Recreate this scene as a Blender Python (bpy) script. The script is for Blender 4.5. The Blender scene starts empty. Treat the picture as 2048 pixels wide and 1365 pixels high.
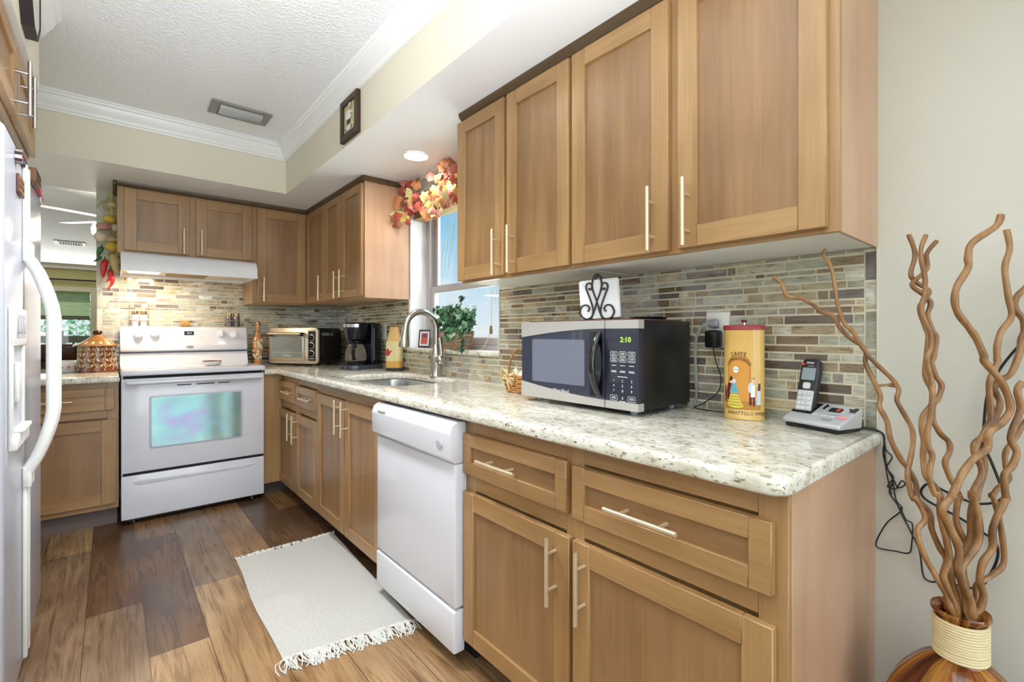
import bpy, bmesh, math, random
from mathutils import Vector, Matrix, noise

# ------------------------------------------------------------------ camera, world, lights, exposure
sc = bpy.context.scene
COL = sc.collection
CAMX, CAMH, YAW, FPX, HOR = -1.512, 1.1396, 0.7017, 948.26, 666.2     # metres / radians / pixels of a 2048x1365 frame
cd = bpy.data.cameras.new('camera')
cam = bpy.data.objects.new('camera', cd)
COL.objects.link(cam)
cam.location = (CAMX, 0, CAMH)
cam.rotation_euler = (math.pi/2, 0, -YAW)
cd.sensor_width = 36
cd.lens = FPX/2048*36
cd.shift_y = (HOR-682.5)/2048
cd.clip_start = .02
sc.camera = cam
vs = sc.view_settings
sc.display_settings.display_device = 'sRGB'
vs.view_transform = 'Standard'
vs.look = 'None'
vs.gamma = 1
vs.use_curve_mapping = False
vs.exposure = 0.2

def lin(c):
    return tuple(((x/255)/12.92 if x/255 <= .04045 else ((x/255+.055)/1.055)**2.4) for x in c)

def make_world():
    w = bpy.data.worlds.new('sky')
    sc.world = w
    w.use_nodes = True
    nt = w.node_tree
    nt.nodes.clear()
    n = lambda t: nt.nodes.new(t)
    tc = n('ShaderNodeTexCoord')
    sep = n('ShaderNodeSeparateXYZ'); nt.links.new(tc.outputs['Generated'], sep.inputs[0])
    mp = n('ShaderNodeMapping'); mp.inputs['Scale'].default_value = (1, 1, 2.2); mp.inputs['Location'].default_value = (.33, .1, .0)
    nt.links.new(tc.outputs['Generated'], mp.inputs[0])
    no = n('ShaderNodeTexNoise'); no.inputs['Scale'].default_value = 3.2; no.inputs['Detail'].default_value = 6
    nt.links.new(mp.outputs[0], no.inputs[0])
    r = n('ShaderNodeValToRGB'); r.color_ramp.elements[0].position = .47; r.color_ramp.elements[1].position = .63
    r.color_ramp.elements[0].color = (0, 0, 0, 1); r.color_ramp.elements[1].color = (1, 1, 1, 1)
    nt.links.new(no.outputs['Fac'], r.inputs[0])
    g = n('ShaderNodeValToRGB')
    e = g.color_ramp.elements
    e[0].position = 0; e[0].color = lin((150, 158, 140))+(1,)
    e[1].position = 1; e[1].color = lin((70, 160, 225))+(1,)
    for p, c in ((.46, (150, 158, 140)), (.5, (235, 243, 250)), (.6, (150, 212, 246)), (.72, (92, 186, 240))):
        k = e.new(p); k.color = lin(c)+(1,)
    ma = n('ShaderNodeMath'); ma.operation = 'MULTIPLY_ADD'; ma.inputs[1].default_value = .5; ma.inputs[2].default_value = .5
    nt.links.new(sep.outputs[2], ma.inputs[0]); nt.links.new(ma.outputs[0], g.inputs[0])
    up = n('ShaderNodeMath'); up.operation = 'GREATER_THAN'; up.inputs[1].default_value = 0.0
    nt.links.new(sep.outputs[2], up.inputs[0])
    mu = n('ShaderNodeMath'); mu.operation = 'MULTIPLY'
    nt.links.new(up.outputs[0], mu.inputs[0]); nt.links.new(r.outputs[0], mu.inputs[1])
    mx = n('ShaderNodeMix'); mx.data_type = 'RGBA'
    nt.links.new(mu.outputs[0], mx.inputs[0]); nt.links.new(g.outputs[0], mx.inputs[6]); mx.inputs[7].default_value = lin((238, 246, 252))+(1,)
    bg = n('ShaderNodeBackground'); bg.inputs[1].default_value = .9
    nt.links.new(mx.outputs[2], bg.inputs[0])
    o = n('ShaderNodeOutputWorld'); nt.links.new(bg.outputs[0], o.inputs[0])
make_world()

def area(name, loc, rot, sx, sy, power, col=(1, 1, 1), spread=math.pi):
    l = bpy.data.lights.new(name, 'AREA'); l.shape = 'RECTANGLE'; l.size = sx; l.size_y = sy; l.energy = power; l.color = col; l.spread = spread
    o = bpy.data.objects.new(name, l); COL.objects.link(o); o.location = loc; o.rotation_euler = rot
    return o
# daylight: an added panel for unseen windows behind the camera, the windows of the far room, the sink window
area('rear_daylight_fill', (-1.9, -3.3, 1.15), (math.pi/2, 0, 0), 4.2, 2.1, 78, (.88, .95, 1))
area('left_fill', (-4.6, 1.2, 1.4), (math.pi/2, 0, -math.pi/2), 4.0, 1.9, 14, (.88, .95, 1))  # added fill from the left, no window is known on that side
area('far_room_daylight', (-3.0, 12.2, 1.5), (-math.pi/2, 0, 0), 3.5, 1.6, 85, (.96, 1, .98))
area('sink_window_daylight', (.55, 2.36, 1.6), (math.pi/2, 0, math.pi/2), .9, 1.0, 17, (.95, .94, 1))
sn = bpy.data.lights.new('sun', 'SUN'); sn.energy = 6; sn.angle = .02; sno = bpy.data.objects.new('sun', sn); COL.objects.link(sno); sno.rotation_euler = (math.radians(-32), math.radians(4), 0)

area('ceiling_fill', (-1.65, -.35, 1.1), (math.pi-.45, 0, 0), 1.2, 1.6, 52, (.86, .94, 1), math.radians(105))  # added fill aimed up to brighten the ceiling, no such lamp in the room

# ------------------------------------------------------------------ pixel -> point helpers (the camera above)
_c, _s = math.cos(YAW), math.sin(YAW)
def ray(u, v):
    r = (u-1024)/FPX
    return Vector((_s+r*_c, _c-r*_s, (HOR-v)/FPX))
def at(u, v, **k):
    d = ray(u, v); o = Vector((CAMX, 0, CAMH)); (n, val), = k.items()
    if n == 'd':
        return o+d*val
    i = 'xyz'.index(n)
    return o+d*((val-o[i])/d[i])

# ------------------------------------------------------------------ materials
MATS = {}
def nodes(name):
    m = bpy.data.materials.new(name); m.use_nodes = True
    nt = m.node_tree
    return m, nt, nt.nodes['Principled BSDF']
def mat(name, col, rough=.5, metal=0, emit=0, coat=0, trans=0, ior=1.45, bump=None, spec=None, alpha=1, vary=0):
    if name in MATS: return MATS[name]
    m, nt, b = nodes(name)
    c = lin(col)+(1,)
    b.inputs['Base Color'].default_value = c
    b.inputs['Roughness'].default_value = rough
    b.inputs['Metallic'].default_value = metal
    b.inputs['IOR'].default_value = ior
    b.inputs['Coat Weight'].default_value = coat
    b.inputs['Transmission Weight'].default_value = trans
    if spec is not None: b.inputs['Specular IOR Level'].default_value = spec
    if emit:
        b.inputs['Emission Color'].default_value = c
        b.inputs['Emission Strength'].default_value = emit
    tc = nt.nodes.new('ShaderNodeTexCoord')
    if vary:
        no = nt.nodes.new('ShaderNodeTexNoise'); no.inputs['Scale'].default_value = 14; no.inputs['Detail'].default_value = 4
        nt.links.new(tc.outputs['Object'], no.inputs[0])
        hv = nt.nodes.new('ShaderNodeHueSaturation'); hv.inputs['Color'].default_value = c
        ma = nt.nodes.new('ShaderNodeMath'); ma.operation = 'MULTIPLY_ADD'; ma.inputs[1].default_value = vary*2; ma.inputs[2].default_value = 1-vary
        nt.links.new(no.outputs['Fac'], ma.inputs[0]); nt.links.new(ma.outputs[0], hv.inputs['Value']); nt.links.new(hv.outputs[0], b.inputs['Base Color'])
    if bump:
        no = nt.nodes.new('ShaderNodeTexNoise'); no.inputs['Scale'].default_value = bump[0]; no.inputs['Detail'].default_value = 3
        nt.links.new(tc.outputs['Object'], no.inputs[0])
        bp = nt.nodes.new('ShaderNodeBump'); bp.inputs['Strength'].default_value = bump[1]; bp.inputs['Distance'].default_value = bump[2] if len(bump) > 2 else .002
        nt.links.new(no.outputs['Fac'], bp.inputs['Height']); nt.links.new(bp.outputs[0], b.inputs['Normal'])
    MATS[name] = m
    return m
def ramp(nt, fac, stops, const=False):
    r = nt.nodes.new('ShaderNodeValToRGB'); e = r.color_ramp.elements
    if const: r.color_ramp.interpolation = 'CONSTANT'
    e[0].position, e[0].color = stops[0][0], lin(stops[0][1])+(1,)
    e[1].position, e[1].color = stops[-1][0], lin(stops[-1][1])+(1,)
    for p, c in stops[1:-1]:
        k = e.new(p); k.color = lin(c)+(1,)
    nt.links.new(fac, r.inputs[0])
    return r.outputs[0]
def pos(nt, scale, loc=(0, 0, 0)):
    g = nt.nodes.new('ShaderNodeNewGeometry')
    mp = nt.nodes.new('ShaderNodeMapping'); mp.inputs['Scale'].default_value = scale; mp.inputs['Location'].default_value = loc
    nt.links.new(g.outputs['Position'], mp.inputs[0])
    return mp.outputs[0]
def noi(nt, vec, scale, detail=4, rough=.5, dist=0):
    n = nt.nodes.new('ShaderNodeTexNoise'); n.inputs['Scale'].default_value = scale; n.inputs['Detail'].default_value = detail
    n.inputs['Roughness'].default_value = rough; n.inputs['Distortion'].default_value = dist
    nt.links.new(vec, n.inputs[0])
    return n.outputs['Fac']
def mix(nt, fac, a, b, mode='MIX'):
    m = nt.nodes.new('ShaderNodeMix'); m.data_type = 'RGBA'; m.blend_type = mode
    for i, x in ((0, fac), (6, a), (7, b)):
        if isinstance(x, (int, float)): m.inputs[i].default_value = x
        elif isinstance(x, tuple): m.inputs[i].default_value = lin(x)+(1,)
        else: nt.links.new(x, m.inputs[i])
    return m.outputs[2]
def bumpn(nt, b, fac, st, dist=.002):
    bp = nt.nodes.new('ShaderNodeBump'); bp.inputs['Strength'].default_value = st; bp.inputs['Distance'].default_value = dist
    nt.links.new(fac, bp.inputs['Height']); nt.links.new(bp.outputs[0], b.inputs['Normal'])

def wood(name, axis, a, c, rough=.36, streak=.42):
    m, nt, b = nodes(name)
    s = [9, 9, 9]; s[axis] = .7
    v = pos(nt, tuple(s))
    f1 = noi(nt, v, 1.6, 5, .55, .4)
    base = ramp(nt, f1, ((.3, a), (.7, c)))
    s2 = [120, 120, 120]; s2[axis] = 3
    f2 = noi(nt, pos(nt, tuple(s2)), 1.0, 3)
    dk = ramp(nt, f2, ((.3, (222, 214, 206)), (.62, (255, 255, 255))))
    col = mix(nt, streak, base, dk, 'MULTIPLY')
    f3 = noi(nt, pos(nt, (2.2, 2.2, 2.2)), 1.6, 3)
    col = mix(nt, .5, col, ramp(nt, f3, ((.3, (214, 206, 200)), (.7, (255, 255, 255)))), 'MULTIPLY')
    nt.links.new(col, b.inputs['Base Color'])
    b.inputs['Roughness'].default_value = rough
    b.inputs['Coat Weight'].default_value = .25
    b.inputs['Coat Roughness'].default_value = .22
    return m
WA, WB = (161, 122, 77), (189, 150, 101)
WZ = wood('wood_vertical', 2, WA, WB)
WX = wood('wood_along_x', 0, WA, WB)
WY = wood('wood_along_y', 1, WA, WB)
WSIDE = wood('wood_end_panel', 2, (194, 154, 122), (208, 168, 136), .42, .12)
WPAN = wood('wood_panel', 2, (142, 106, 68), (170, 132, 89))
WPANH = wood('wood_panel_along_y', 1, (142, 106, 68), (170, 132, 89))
WDARK = wood('dark_wood_strip', 1, (78, 60, 36), (104, 82, 52), .4)

def granite():
    m, nt, b = nodes('granite')
    v = pos(nt, (1, 1, 1))
    base = ramp(nt, noi(nt, pos(nt, (1, .5, 1)), 30, 4, .6), ((.32, (198, 192, 172)), (.5, (224, 220, 205)), (.66, (236, 234, 226))))
    g1 = ramp(nt, noi(nt, pos(nt, (1, .42, 1), (3, 1, 5)), 110, 3, .6), ((.57, (255, 255, 255)), (.66, (184, 176, 158))))
    g2 = ramp(nt, noi(nt, pos(nt, (1, .42, 1), (9, 4, 2)), 150, 2, .5), ((.63, (255, 255, 255)), (.72, (128, 112, 94))))
    g3 = ramp(nt, noi(nt, pos(nt, (1, .42, 1), (1, 7, 3)), 80, 3, .6), ((.62, (255, 255, 255)), (.72, (146, 128, 104))))
    c = mix(nt, 1.0, mix(nt, 1.0, mix(nt, 1.0, base, g1, 'MULTIPLY'), g2, 'MULTIPLY'), g3, 'MULTIPLY')
    nt.links.new(c, b.inputs['Base Color'])
    b.inputs['Roughness'].default_value = .07
    b.inputs['IOR'].default_value = 1.5
    return m
GRANITE = granite()

def tilemat():
    m, nt, b = nodes('glass_mosaic')
    a = nt.nodes.new('ShaderNodeVertexColor'); a.layer_name = 'col'
    f = noi(nt, pos(nt, (16, 16, 90)), 1.5, 6, .62, 1.6)
    c = mix(nt, .9, a.outputs[0], ramp(nt, f, ((.30, (150, 132, 112)), (.45, (232, 226, 216)), (.58, (255, 255, 255)), (.75, (228, 236, 226)))), 'MULTIPLY')
    f2 = noi(nt, pos(nt, (6, 6, 22), (3, 7, 1)), 1.5, 4, .6, .8)
    c = mix(nt, .8, c, ramp(nt, f2, ((.32, (196, 180, 160)), (.55, (255, 255, 255)))), 'MULTIPLY')
    nt.links.new(c, b.inputs['Base Color'])
    b.inputs['Roughness'].default_value = .12
    b.inputs['Coat Weight'].default_value = 1.0
    b.inputs['Coat Roughness'].default_value = .06
    return m
TILE = tilemat()

def floormat():
    m, nt, b = nodes('wood_plank_floor')
    g = nt.nodes.new('ShaderNodeNewGeometry')
    sp = nt.nodes.new('ShaderNodeSeparateXYZ'); nt.links.new(g.outputs['Position'], sp.inputs[0])
    cb = nt.nodes.new('ShaderNodeCombineXYZ')
    ad = nt.nodes.new('ShaderNodeMath'); ad.operation = 'ADD'; ad.inputs[1].default_value = 20.13
    nt.links.new(sp.outputs[0], ad.inputs[0])
    ay = nt.nodes.new('ShaderNodeMath'); ay.operation = 'ADD'; ay.inputs[1].default_value = 30.4
    nt.links.new(sp.outputs[1], ay.inputs[0])
    nt.links.new(ay.outputs[0], cb.inputs[0]); nt.links.new(ad.outputs[0], cb.inputs[1])
    br = nt.nodes.new('ShaderNodeTexBrick')
    br.inputs['Color1'].default_value = (0, 0, 0, 1); br.inputs['Color2'].default_value = (1, 1, 1, 1); br.inputs['Mortar'].default_value = (.5, .5, .5, 1)
    br.inputs['Scale'].default_value = 1; br.inputs['Mortar Size'].default_value = .0012; br.inputs['Brick Width'].default_value = 1.22
    br.inputs['Row Height'].default_value = .18; br.offset = .37; br.offset_frequency = 2
    nt.links.new(cb.outputs[0], br.inputs['Vector'])
    tone = ramp(nt, br.outputs['Color'], ((0, (110, 78, 52)), (.16, (176, 144, 106)), (.34, (146, 109, 72)), (.5, (104, 79, 58)), (.66, (160, 124, 84)), (.84, (142, 117, 92))), True)
    f = noi(nt, pos(nt, (26, 1.6, 1)), 1.4, 6, .62, 1.6)
    c = mix(nt, .9, tone, ramp(nt, f, ((.3, (160, 140, 122)), (.52, (240, 236, 232)), (.7, (255, 255, 255)))), 'MULTIPLY')
    f2 = noi(nt, pos(nt, (3, 1.2, 1), (4, 2, 0)), 1.7, 3)
    c = mix(nt, .8, c, ramp(nt, f2, ((.3, (170, 150, 132)), (.65, (255, 255, 255)))), 'MULTIPLY')
    c = mix(nt, br.outputs['Fac'], c, (52, 36, 24))
    nt.links.new(c, b.inputs['Base Color'])
    b.inputs['Roughness'].default_value = .26
    return m
FLOOR = floormat()

def bumpmat(name, col, scale, st, rough=.6, dist=.004, detail=2):
    m, nt, b = nodes(name)
    b.inputs['Base Color'].default_value = lin(col)+(1,)
    b.inputs['Roughness'].default_value = rough
    bumpn(nt, b, noi(nt, pos(nt, (1, 1, 1)), scale, detail), st, dist)
    return m
WALL = bumpmat('wall_paint', (206, 203, 190), 60, .12, .55)
SOFFACE = bumpmat('soffit_paint', (226, 219, 201), 60, .1, .55)
WHITEP = bumpmat('white_paint', (240, 240, 241), 50, .08, .5)
POPCORN = bumpmat('popcorn_ceiling', (240, 241, 243), 85, .6, .6, .011, 2)
TRIM = mat('gloss_trim', (240, 240, 240), .3)
OLIVE = bumpmat('olive_wall_paint', (186, 178, 122), 60, .1, .6)
WHITE = mat('white_enamel', (224, 225, 232), .16, coat=.5)
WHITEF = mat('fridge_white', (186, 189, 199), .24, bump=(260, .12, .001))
WHITEPL = mat('white_plastic', (238, 238, 234), .35)
GREYPL = mat('grey_plastic', (150, 152, 158), .4)
BLACKPL = mat('black_plastic', (14, 14, 17), .22)
BLACKG = mat('black_gloss', (16, 17, 24), .1, coat=.5)
DARK = mat('dark_gap', (22, 22, 26), .7)
STEEL = mat('stainless_steel', (188, 188, 190), .27, 1)
NICKEL = mat('brushed_nickel', (186, 180, 172), .26, 1)
PULL = mat('champagne_nickel', (226, 208, 176), .32, .65)
ALU = mat('grey_metal_vent', (150, 150, 148), .45, .6)
CHROME = mat('chrome', (220, 220, 220), .08, 1)
IRON = mat('dark_iron', (62, 58, 56), .5, .6)
GROUT = mat('grout', (222, 214, 190), .8)
CORD = mat('black_cord', (20, 20, 22), .45)

# ------------------------------------------------------------------ mesh builder
class MB:
    def __init__(s):
        s.v = []; s.f = []; s.m = []; s.sm = []; s.mi = 0; s.T = None
    def add(s, V, F, smooth=False):
        o = len(s.v)
        s.v += [(s.T @ Vector(p) if s.T is not None else Vector(p)) for p in V]
        for f in F:
            s.f.append([i+o for i in f]); s.m.append(s.mi); s.sm.append(smooth)
        return s
    def bmadd(s, bm, smooth=False):
        bm.verts.index_update()
        V = [v.co.copy() for v in bm.verts]; F = [[v.index for v in f.verts] for f in bm.faces]
        bm.free()
        return s.add(V, F, smooth)
    def box(s, a, b, bev=0, seg=1):
        lo = [min(a[i], b[i]) for i in range(3)]; hi = [max(a[i], b[i]) for i in range(3)]
        bm = bmesh.new()
        vs_ = [bm.verts.new((x, y, z)) for x in (lo[0], hi[0]) for y in (lo[1], hi[1]) for z in (lo[2], hi[2])]
        for q in ((0, 1, 3, 2), (4, 6, 7, 5), (0, 4, 5, 1), (2, 3, 7, 6), (0, 2, 6, 4), (1, 5, 7, 3)):
            bm.faces.new([vs_[i] for i in q])
        bev = min(bev, .45*min(hi[i]-lo[i] for i in range(3)))
        if bev > 0:
            bmesh.ops.bevel(bm, geom=list(bm.edges), offset=bev, segments=seg, affect='EDGES', profile=.5)
        bmesh.ops.recalc_face_normals(bm, faces=list(bm.faces))
        return s.bmadd(bm, seg > 1)
    def prism(s, pts, axis, lo, hi, smooth=False, bev=0, seg=2):
        # pts: polygon in the two other axes, in xyz order
        def p3(p, t):
            q = list(p); q.insert(axis, t); return q
        bm = bmesh.new()
        A = [bm.verts.new(p3(p, lo)) for p in pts]; B = [bm.verts.new(p3(p, hi)) for p in pts]
        n = len(pts)
        bm.faces.new(A); bm.faces.new(B[::-1])
        for i in range(n): bm.faces.new((A[i], B[i], B[(i+1) % n], A[(i+1) % n]))
        bmesh.ops.recalc_face_normals(bm, faces=list(bm.faces))
        if bev: bmesh.ops.bevel(bm, geom=list(bm.edges), offset=bev, segments=seg, affect='EDGES', profile=.5)
        return s.bmadd(bm, smooth)
    def tube(s, P, r, n=8, caps=True, flat=None):
        P = [Vector(p) for p in P]
        R_ = r if isinstance(r, (list, tuple)) else [r]*len(P)
        V = []; F = []
        T = [(P[min(i+1, len(P)-1)]-P[max(i-1, 0)]).normalized() for i in range(len(P))]
        up = Vector((0, 0, 1)) if abs(T[0].z) < .9 else Vector((1, 0, 0))
        X = T[0].cross(up).normalized()
        for i, p in enumerate(P):
            X = (X-T[i]*X.dot(T[i])).normalized(); Y = T[i].cross(X)
            for k in range(n):
                a = 2*math.pi*k/n
                V.append(p+(X*math.cos(a)+Y*math.sin(a)*(flat or 1))*R_[i])
        for i in range(len(P)-1):
            for k in range(n):
                F.append((i*n+k, i*n+(k+1) % n, (i+1)*n+(k+1) % n, (i+1)*n+k))
        if caps:
            F.append(tuple(range(n))[::-1]); F.append(tuple((len(P)-1)*n+k for k in range(n)))
        return s.add(V, F, True)
    def lathe(s, prof, c=(0, 0, 0), n=32, axis=2, sx=1, sy=1, rib=None):
        V = []; F = []
        for (r, z) in prof:
            for k in range(n):
                a = 2*math.pi*k/n
                rr = r*(1+rib(a, z)) if rib else r
                p = [rr*math.cos(a)*sx, rr*math.sin(a)*sy, z]
                if axis == 0: p = [p[2], p[0], p[1]]
                elif axis == 1: p = [p[0], p[2], p[1]]
                V.append((p[0]+c[0], p[1]+c[1], p[2]+c[2]))
        m = len(prof)
        for i in range(m-1):
            for k in range(n):
                F.append((i*n+k, i*n+(k+1) % n, (i+1)*n+(k+1) % n, (i+1)*n+k))
        if prof[0][0] > 1e-5: F.append(tuple(range(n))[::-1])
        if prof[-1][0] > 1e-5: F.append(tuple((m-1)*n+k for k in range(n)))
        return s.add(V, F, True)
    def ell(s, c, r, nu=16, nv=10):
        prof = [(max(1e-6, math.sin(math.pi*i/nv)), -math.cos(math.pi*i/nv)) for i in range(nv+1)]
        V = []; F = []
        for q, z in prof:
            for k in range(nu):
                a = 2*math.pi*k/nu
                V.append((c[0]+q*math.cos(a)*r[0], c[1]+q*math.sin(a)*r[1], c[2]+z*r[2]))
        for i in range(nv):
            for k in range(nu): F.append((i*nu+k, i*nu+(k+1) % nu, (i+1)*nu+(k+1) % nu, (i+1)*nu+k))
        return s.add(V, F, True)
    def poly(s, pts, fn=None, step=None):
        # flat outline (x, y) mapped through fn to 3-D, cut in strips of width step so that it can follow a curve
        bm = bmesh.new()
        f = bm.faces.new([bm.verts.new((p[0], p[1], 0)) for p in pts])
        if step:
            xs = [p[0] for p in pts]; x = min(xs)+step
            while x < max(xs):
                bmesh.ops.bisect_plane(bm, geom=list(bm.verts)+list(bm.edges)+list(bm.faces), plane_co=(x, 0, 0), plane_no=(1, 0, 0))
                x += step
        if fn:
            for v in bm.verts: v.co = Vector(fn(v.co.x, v.co.y))
        return s.bmadd(bm)
    def build(s, name, mats, parent=None, world=True):
        me = bpy.data.meshes.new(name)
        inv = wm(parent).inverted() if (parent is not None and world) else None
        me.from_pydata([tuple(inv @ p) if inv is not None else tuple(p) for p in s.v], [], s.f)
        if not isinstance(mats, (list, tuple)): mats = [mats]
        for m in mats: me.materials.append(m)
        me.polygons.foreach_set('material_index', s.m)
        me.polygons.foreach_set('use_smooth', s.sm)
        bm = bmesh.new(); bm.from_mesh(me); bmesh.ops.recalc_face_normals(bm, faces=list(bm.faces)); bm.to_mesh(me); bm.free()
        me.set_sharp_from_angle(angle=math.radians(38))
        me.update()
        o = bpy.data.objects.new(name, me); COL.objects.link(o)
        if parent is not None: o.parent = parent
        return o
def wm(o):
    m = o.matrix_basis.copy()
    return wm(o.parent) @ m if o.parent else m
def tag(o, label, cat, group=None, kind=None):
    o['label'] = label; o['category'] = cat
    if group: o['group'] = group
    if kind: o['kind'] = kind
    return o
def thing(name, label, cat, loc=(0, 0, 0), rz=0, group=None):
    o = bpy.data.objects.new(name, None); COL.objects.link(o)
    o.empty_display_size = .05
    o.location = loc; o.rotation_euler = (0, 0, rz)
    return tag(o, label, cat, group)
def struct(o):
    o['kind'] = 'structure'; return o
def dup(root, loc, rz, label):
    r = root.copy(); COL.objects.link(r); r.location = loc; r.rotation_euler = (0, 0, rz); r['label'] = label
    for ch in list(root.children):
        c = ch.copy(); COL.objects.link(c); c.parent = r
        for g in ch.children:
            d = g.copy(); COL.objects.link(d); d.parent = c
    return r
def smoothline(P, k=4):
    P = [Vector(p) for p in P]; out = []
    for i in range(len(P)-1):
        p0 = P[max(i-1, 0)]; p1 = P[i]; p2 = P[i+1]; p3 = P[min(i+2, len(P)-1)]
        for j in range(k):
            t = j/k
            out.append(.5*((2*p1)+(p2-p0)*t+(2*p0-5*p1+4*p2-p3)*t*t+(3*p1-p0-3*p2+p3)*t**3))
    out.append(P[-1]); return out
def text2d(s, size, spacing=1.0):
    cu = bpy.data.curves.new('t', 'FONT'); cu.body = s; cu.size = size; cu.align_x = 'CENTER'; cu.align_y = 'CENTER'; cu.space_character = spacing
    cu.resolution_u = 3
    o = bpy.data.objects.new('t', cu); COL.objects.link(o)
    dg = bpy.context.evaluated_depsgraph_get()
    me = bpy.data.meshes.new_from_object(o.evaluated_get(dg))
    V = [(v.co.x, v.co.y) for v in me.vertices]; F = [list(p.vertices) for p in me.polygons]
    bpy.data.objects.remove(o); bpy.data.curves.remove(cu); bpy.data.meshes.remove(me)
    return V, F
def put_text(mb, s, size, fn, spacing=1.0):
    V, F = text2d(s, size, spacing)
    mb.add([fn(x, y) for x, y in V], F)
# ------------------------------------------------------------------ room shell
ZC = .886            # counter top
ZU = 1.36            # underside of wall cabinets
ZS = 2.114           # soffit underside
ZCEIL = 2.44
YB = 4.278           # back wall
WY0, WY1, WZ0, WZ1 = 1.884, 2.83, 1.038, 2.045   # sink window opening

def one(name, mats, *boxes):
    mb = MB()
    for b in boxes: mb.box(*b)
    return struct(mb.build(name, mats))
one('floor', FLOOR, ((-6, -3.6, -.05), (.2, 12.7, 0)))
# window wall with its opening
one('wall_right', WALL, ((0, -3.6, 0), (.2, WY0, ZCEIL+.1)), ((0, WY1, 0), (.2, 4.38, ZCEIL+.1)), ((0, WY0, 0), (.2, WY1, WZ0-.02)), ((0, WY0, WZ1), (.2, WY1, ZCEIL+.1)))
mb = MB()   # painted reveal
mb.box((-.002, WY1-.004, WZ0), (.13, WY1, WZ1)); mb.box((-.002, WY0, WZ0), (.13, WY0+.004, WZ1)); mb.box((-.002, WY0, WZ1-.004), (.13, WY1, WZ1))
struct(mb.build('trim_6', WHITEP))
one('wall_back', WALL, ((-1.59, YB, 0), (0, 4.38, ZS+.02)))
one('wall_left', WALL, ((-2.62, -1.6, 0), (-2.55, 2.86, ZCEIL)))
one('ceiling', POPCORN, ((-6, -3.6, ZCEIL), (.2, 12.7, ZCEIL+.08)))
XSR, YSB, XSL = -.576, 3.561, -1.735
def soffit(name, a, b, face):
    mb = MB()
    mb.mi = 0; mb.box(a, b)
    o = mb.build(name, [SOFFACE, WHITEP])
    for p in o.data.polygons:
        if p.normal.z < -.5: p.material_index = 1
    return struct(o)
soffit('wall_soffit_right', (XSR, -3.0, ZS), (0, YSB, ZCEIL), 'x')
soffit('wall_soffit_back', (-3.4, YSB, ZS), (0, 4.38, ZCEIL), 'y')
soffit('wall_soffit_left', (-2.6, -1.6, ZS), (XSL, 2.70, ZCEIL), 'x')

CROWN = [(0, 2.338), (.012, 2.338), (.014, 2.350), (.020, 2.353), (.022, 2.362), (.030, 2.372), (.040, 2.388), (.047, 2.402), (.050, 2.412), (.060, 2.416), (.062, 2.428), (.068, 2.431), (.068, 2.4405), (0, 2.4405)]
def sweep(name, path, mats):
    mb = MB(); V = []; F = []; n = len(CROWN)
    pts = [Vector((p[0], p[1], 0)) for p in path]
    for i, p in enumerate(pts):
        ns = []
        if i > 0: ns.append((pts[i]-pts[i-1]).normalized())
        if i < len(pts)-1: ns.append((pts[i+1]-pts[i]).normalized())
        L = [Vector((-d.y, d.x, 0)) for d in ns]       # room lies on the left of the path
        m = sum(L, Vector()).normalized(); k = 1/max(.3, m.dot(L[0]))
        for o, z in CROWN: V.append((p.x+m.x*o*k, p.y+m.y*o*k, z))
    for i in range(len(pts)-1):
        for j in range(n): F.append((i*n+j, i*n+(j+1) % n, (i+1)*n+(j+1) % n, (i+1)*n+j))
    F.append(tuple(range(n))); F.append(tuple((len(pts)-1)*n+j for j in range(n)))
    mb.add(V, F, False)
    return struct(mb.build(name, mats))
sweep('trim_1', [(XSR, -3.0), (XSR, YSB), (-3.4, YSB)], TRIM)
sweep('trim_2', [(XSL, 2.70), (XSL, -1.6)], TRIM)

# far room seen through the pass-through
one('wall_far_left', WALL, ((-6, 4.4, 0), (-5.9, 12.6, ZCEIL)))
one('wall_far_right', OLIVE, ((0, 4.38, 0), (.2, 12.6, ZCEIL)))
xr = at(181, 600, y=12.4).x
one('wall_far', OLIVE, ((-6, 12.4, 2.0), (.2, 12.6, ZCEIL)), ((xr+.06, 12.4, 0), (.2, 12.6, 2.0)), ((-6, 12.4, 0), (-3.6, 12.6, 2.0)), ((-3.6, 12.4, 0), (xr+.06, 12.6, .1)))
one('trim_3', TRIM, ((-6, 12.33, 2.36), (.2, 12.4, ZCEIL)))

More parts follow.
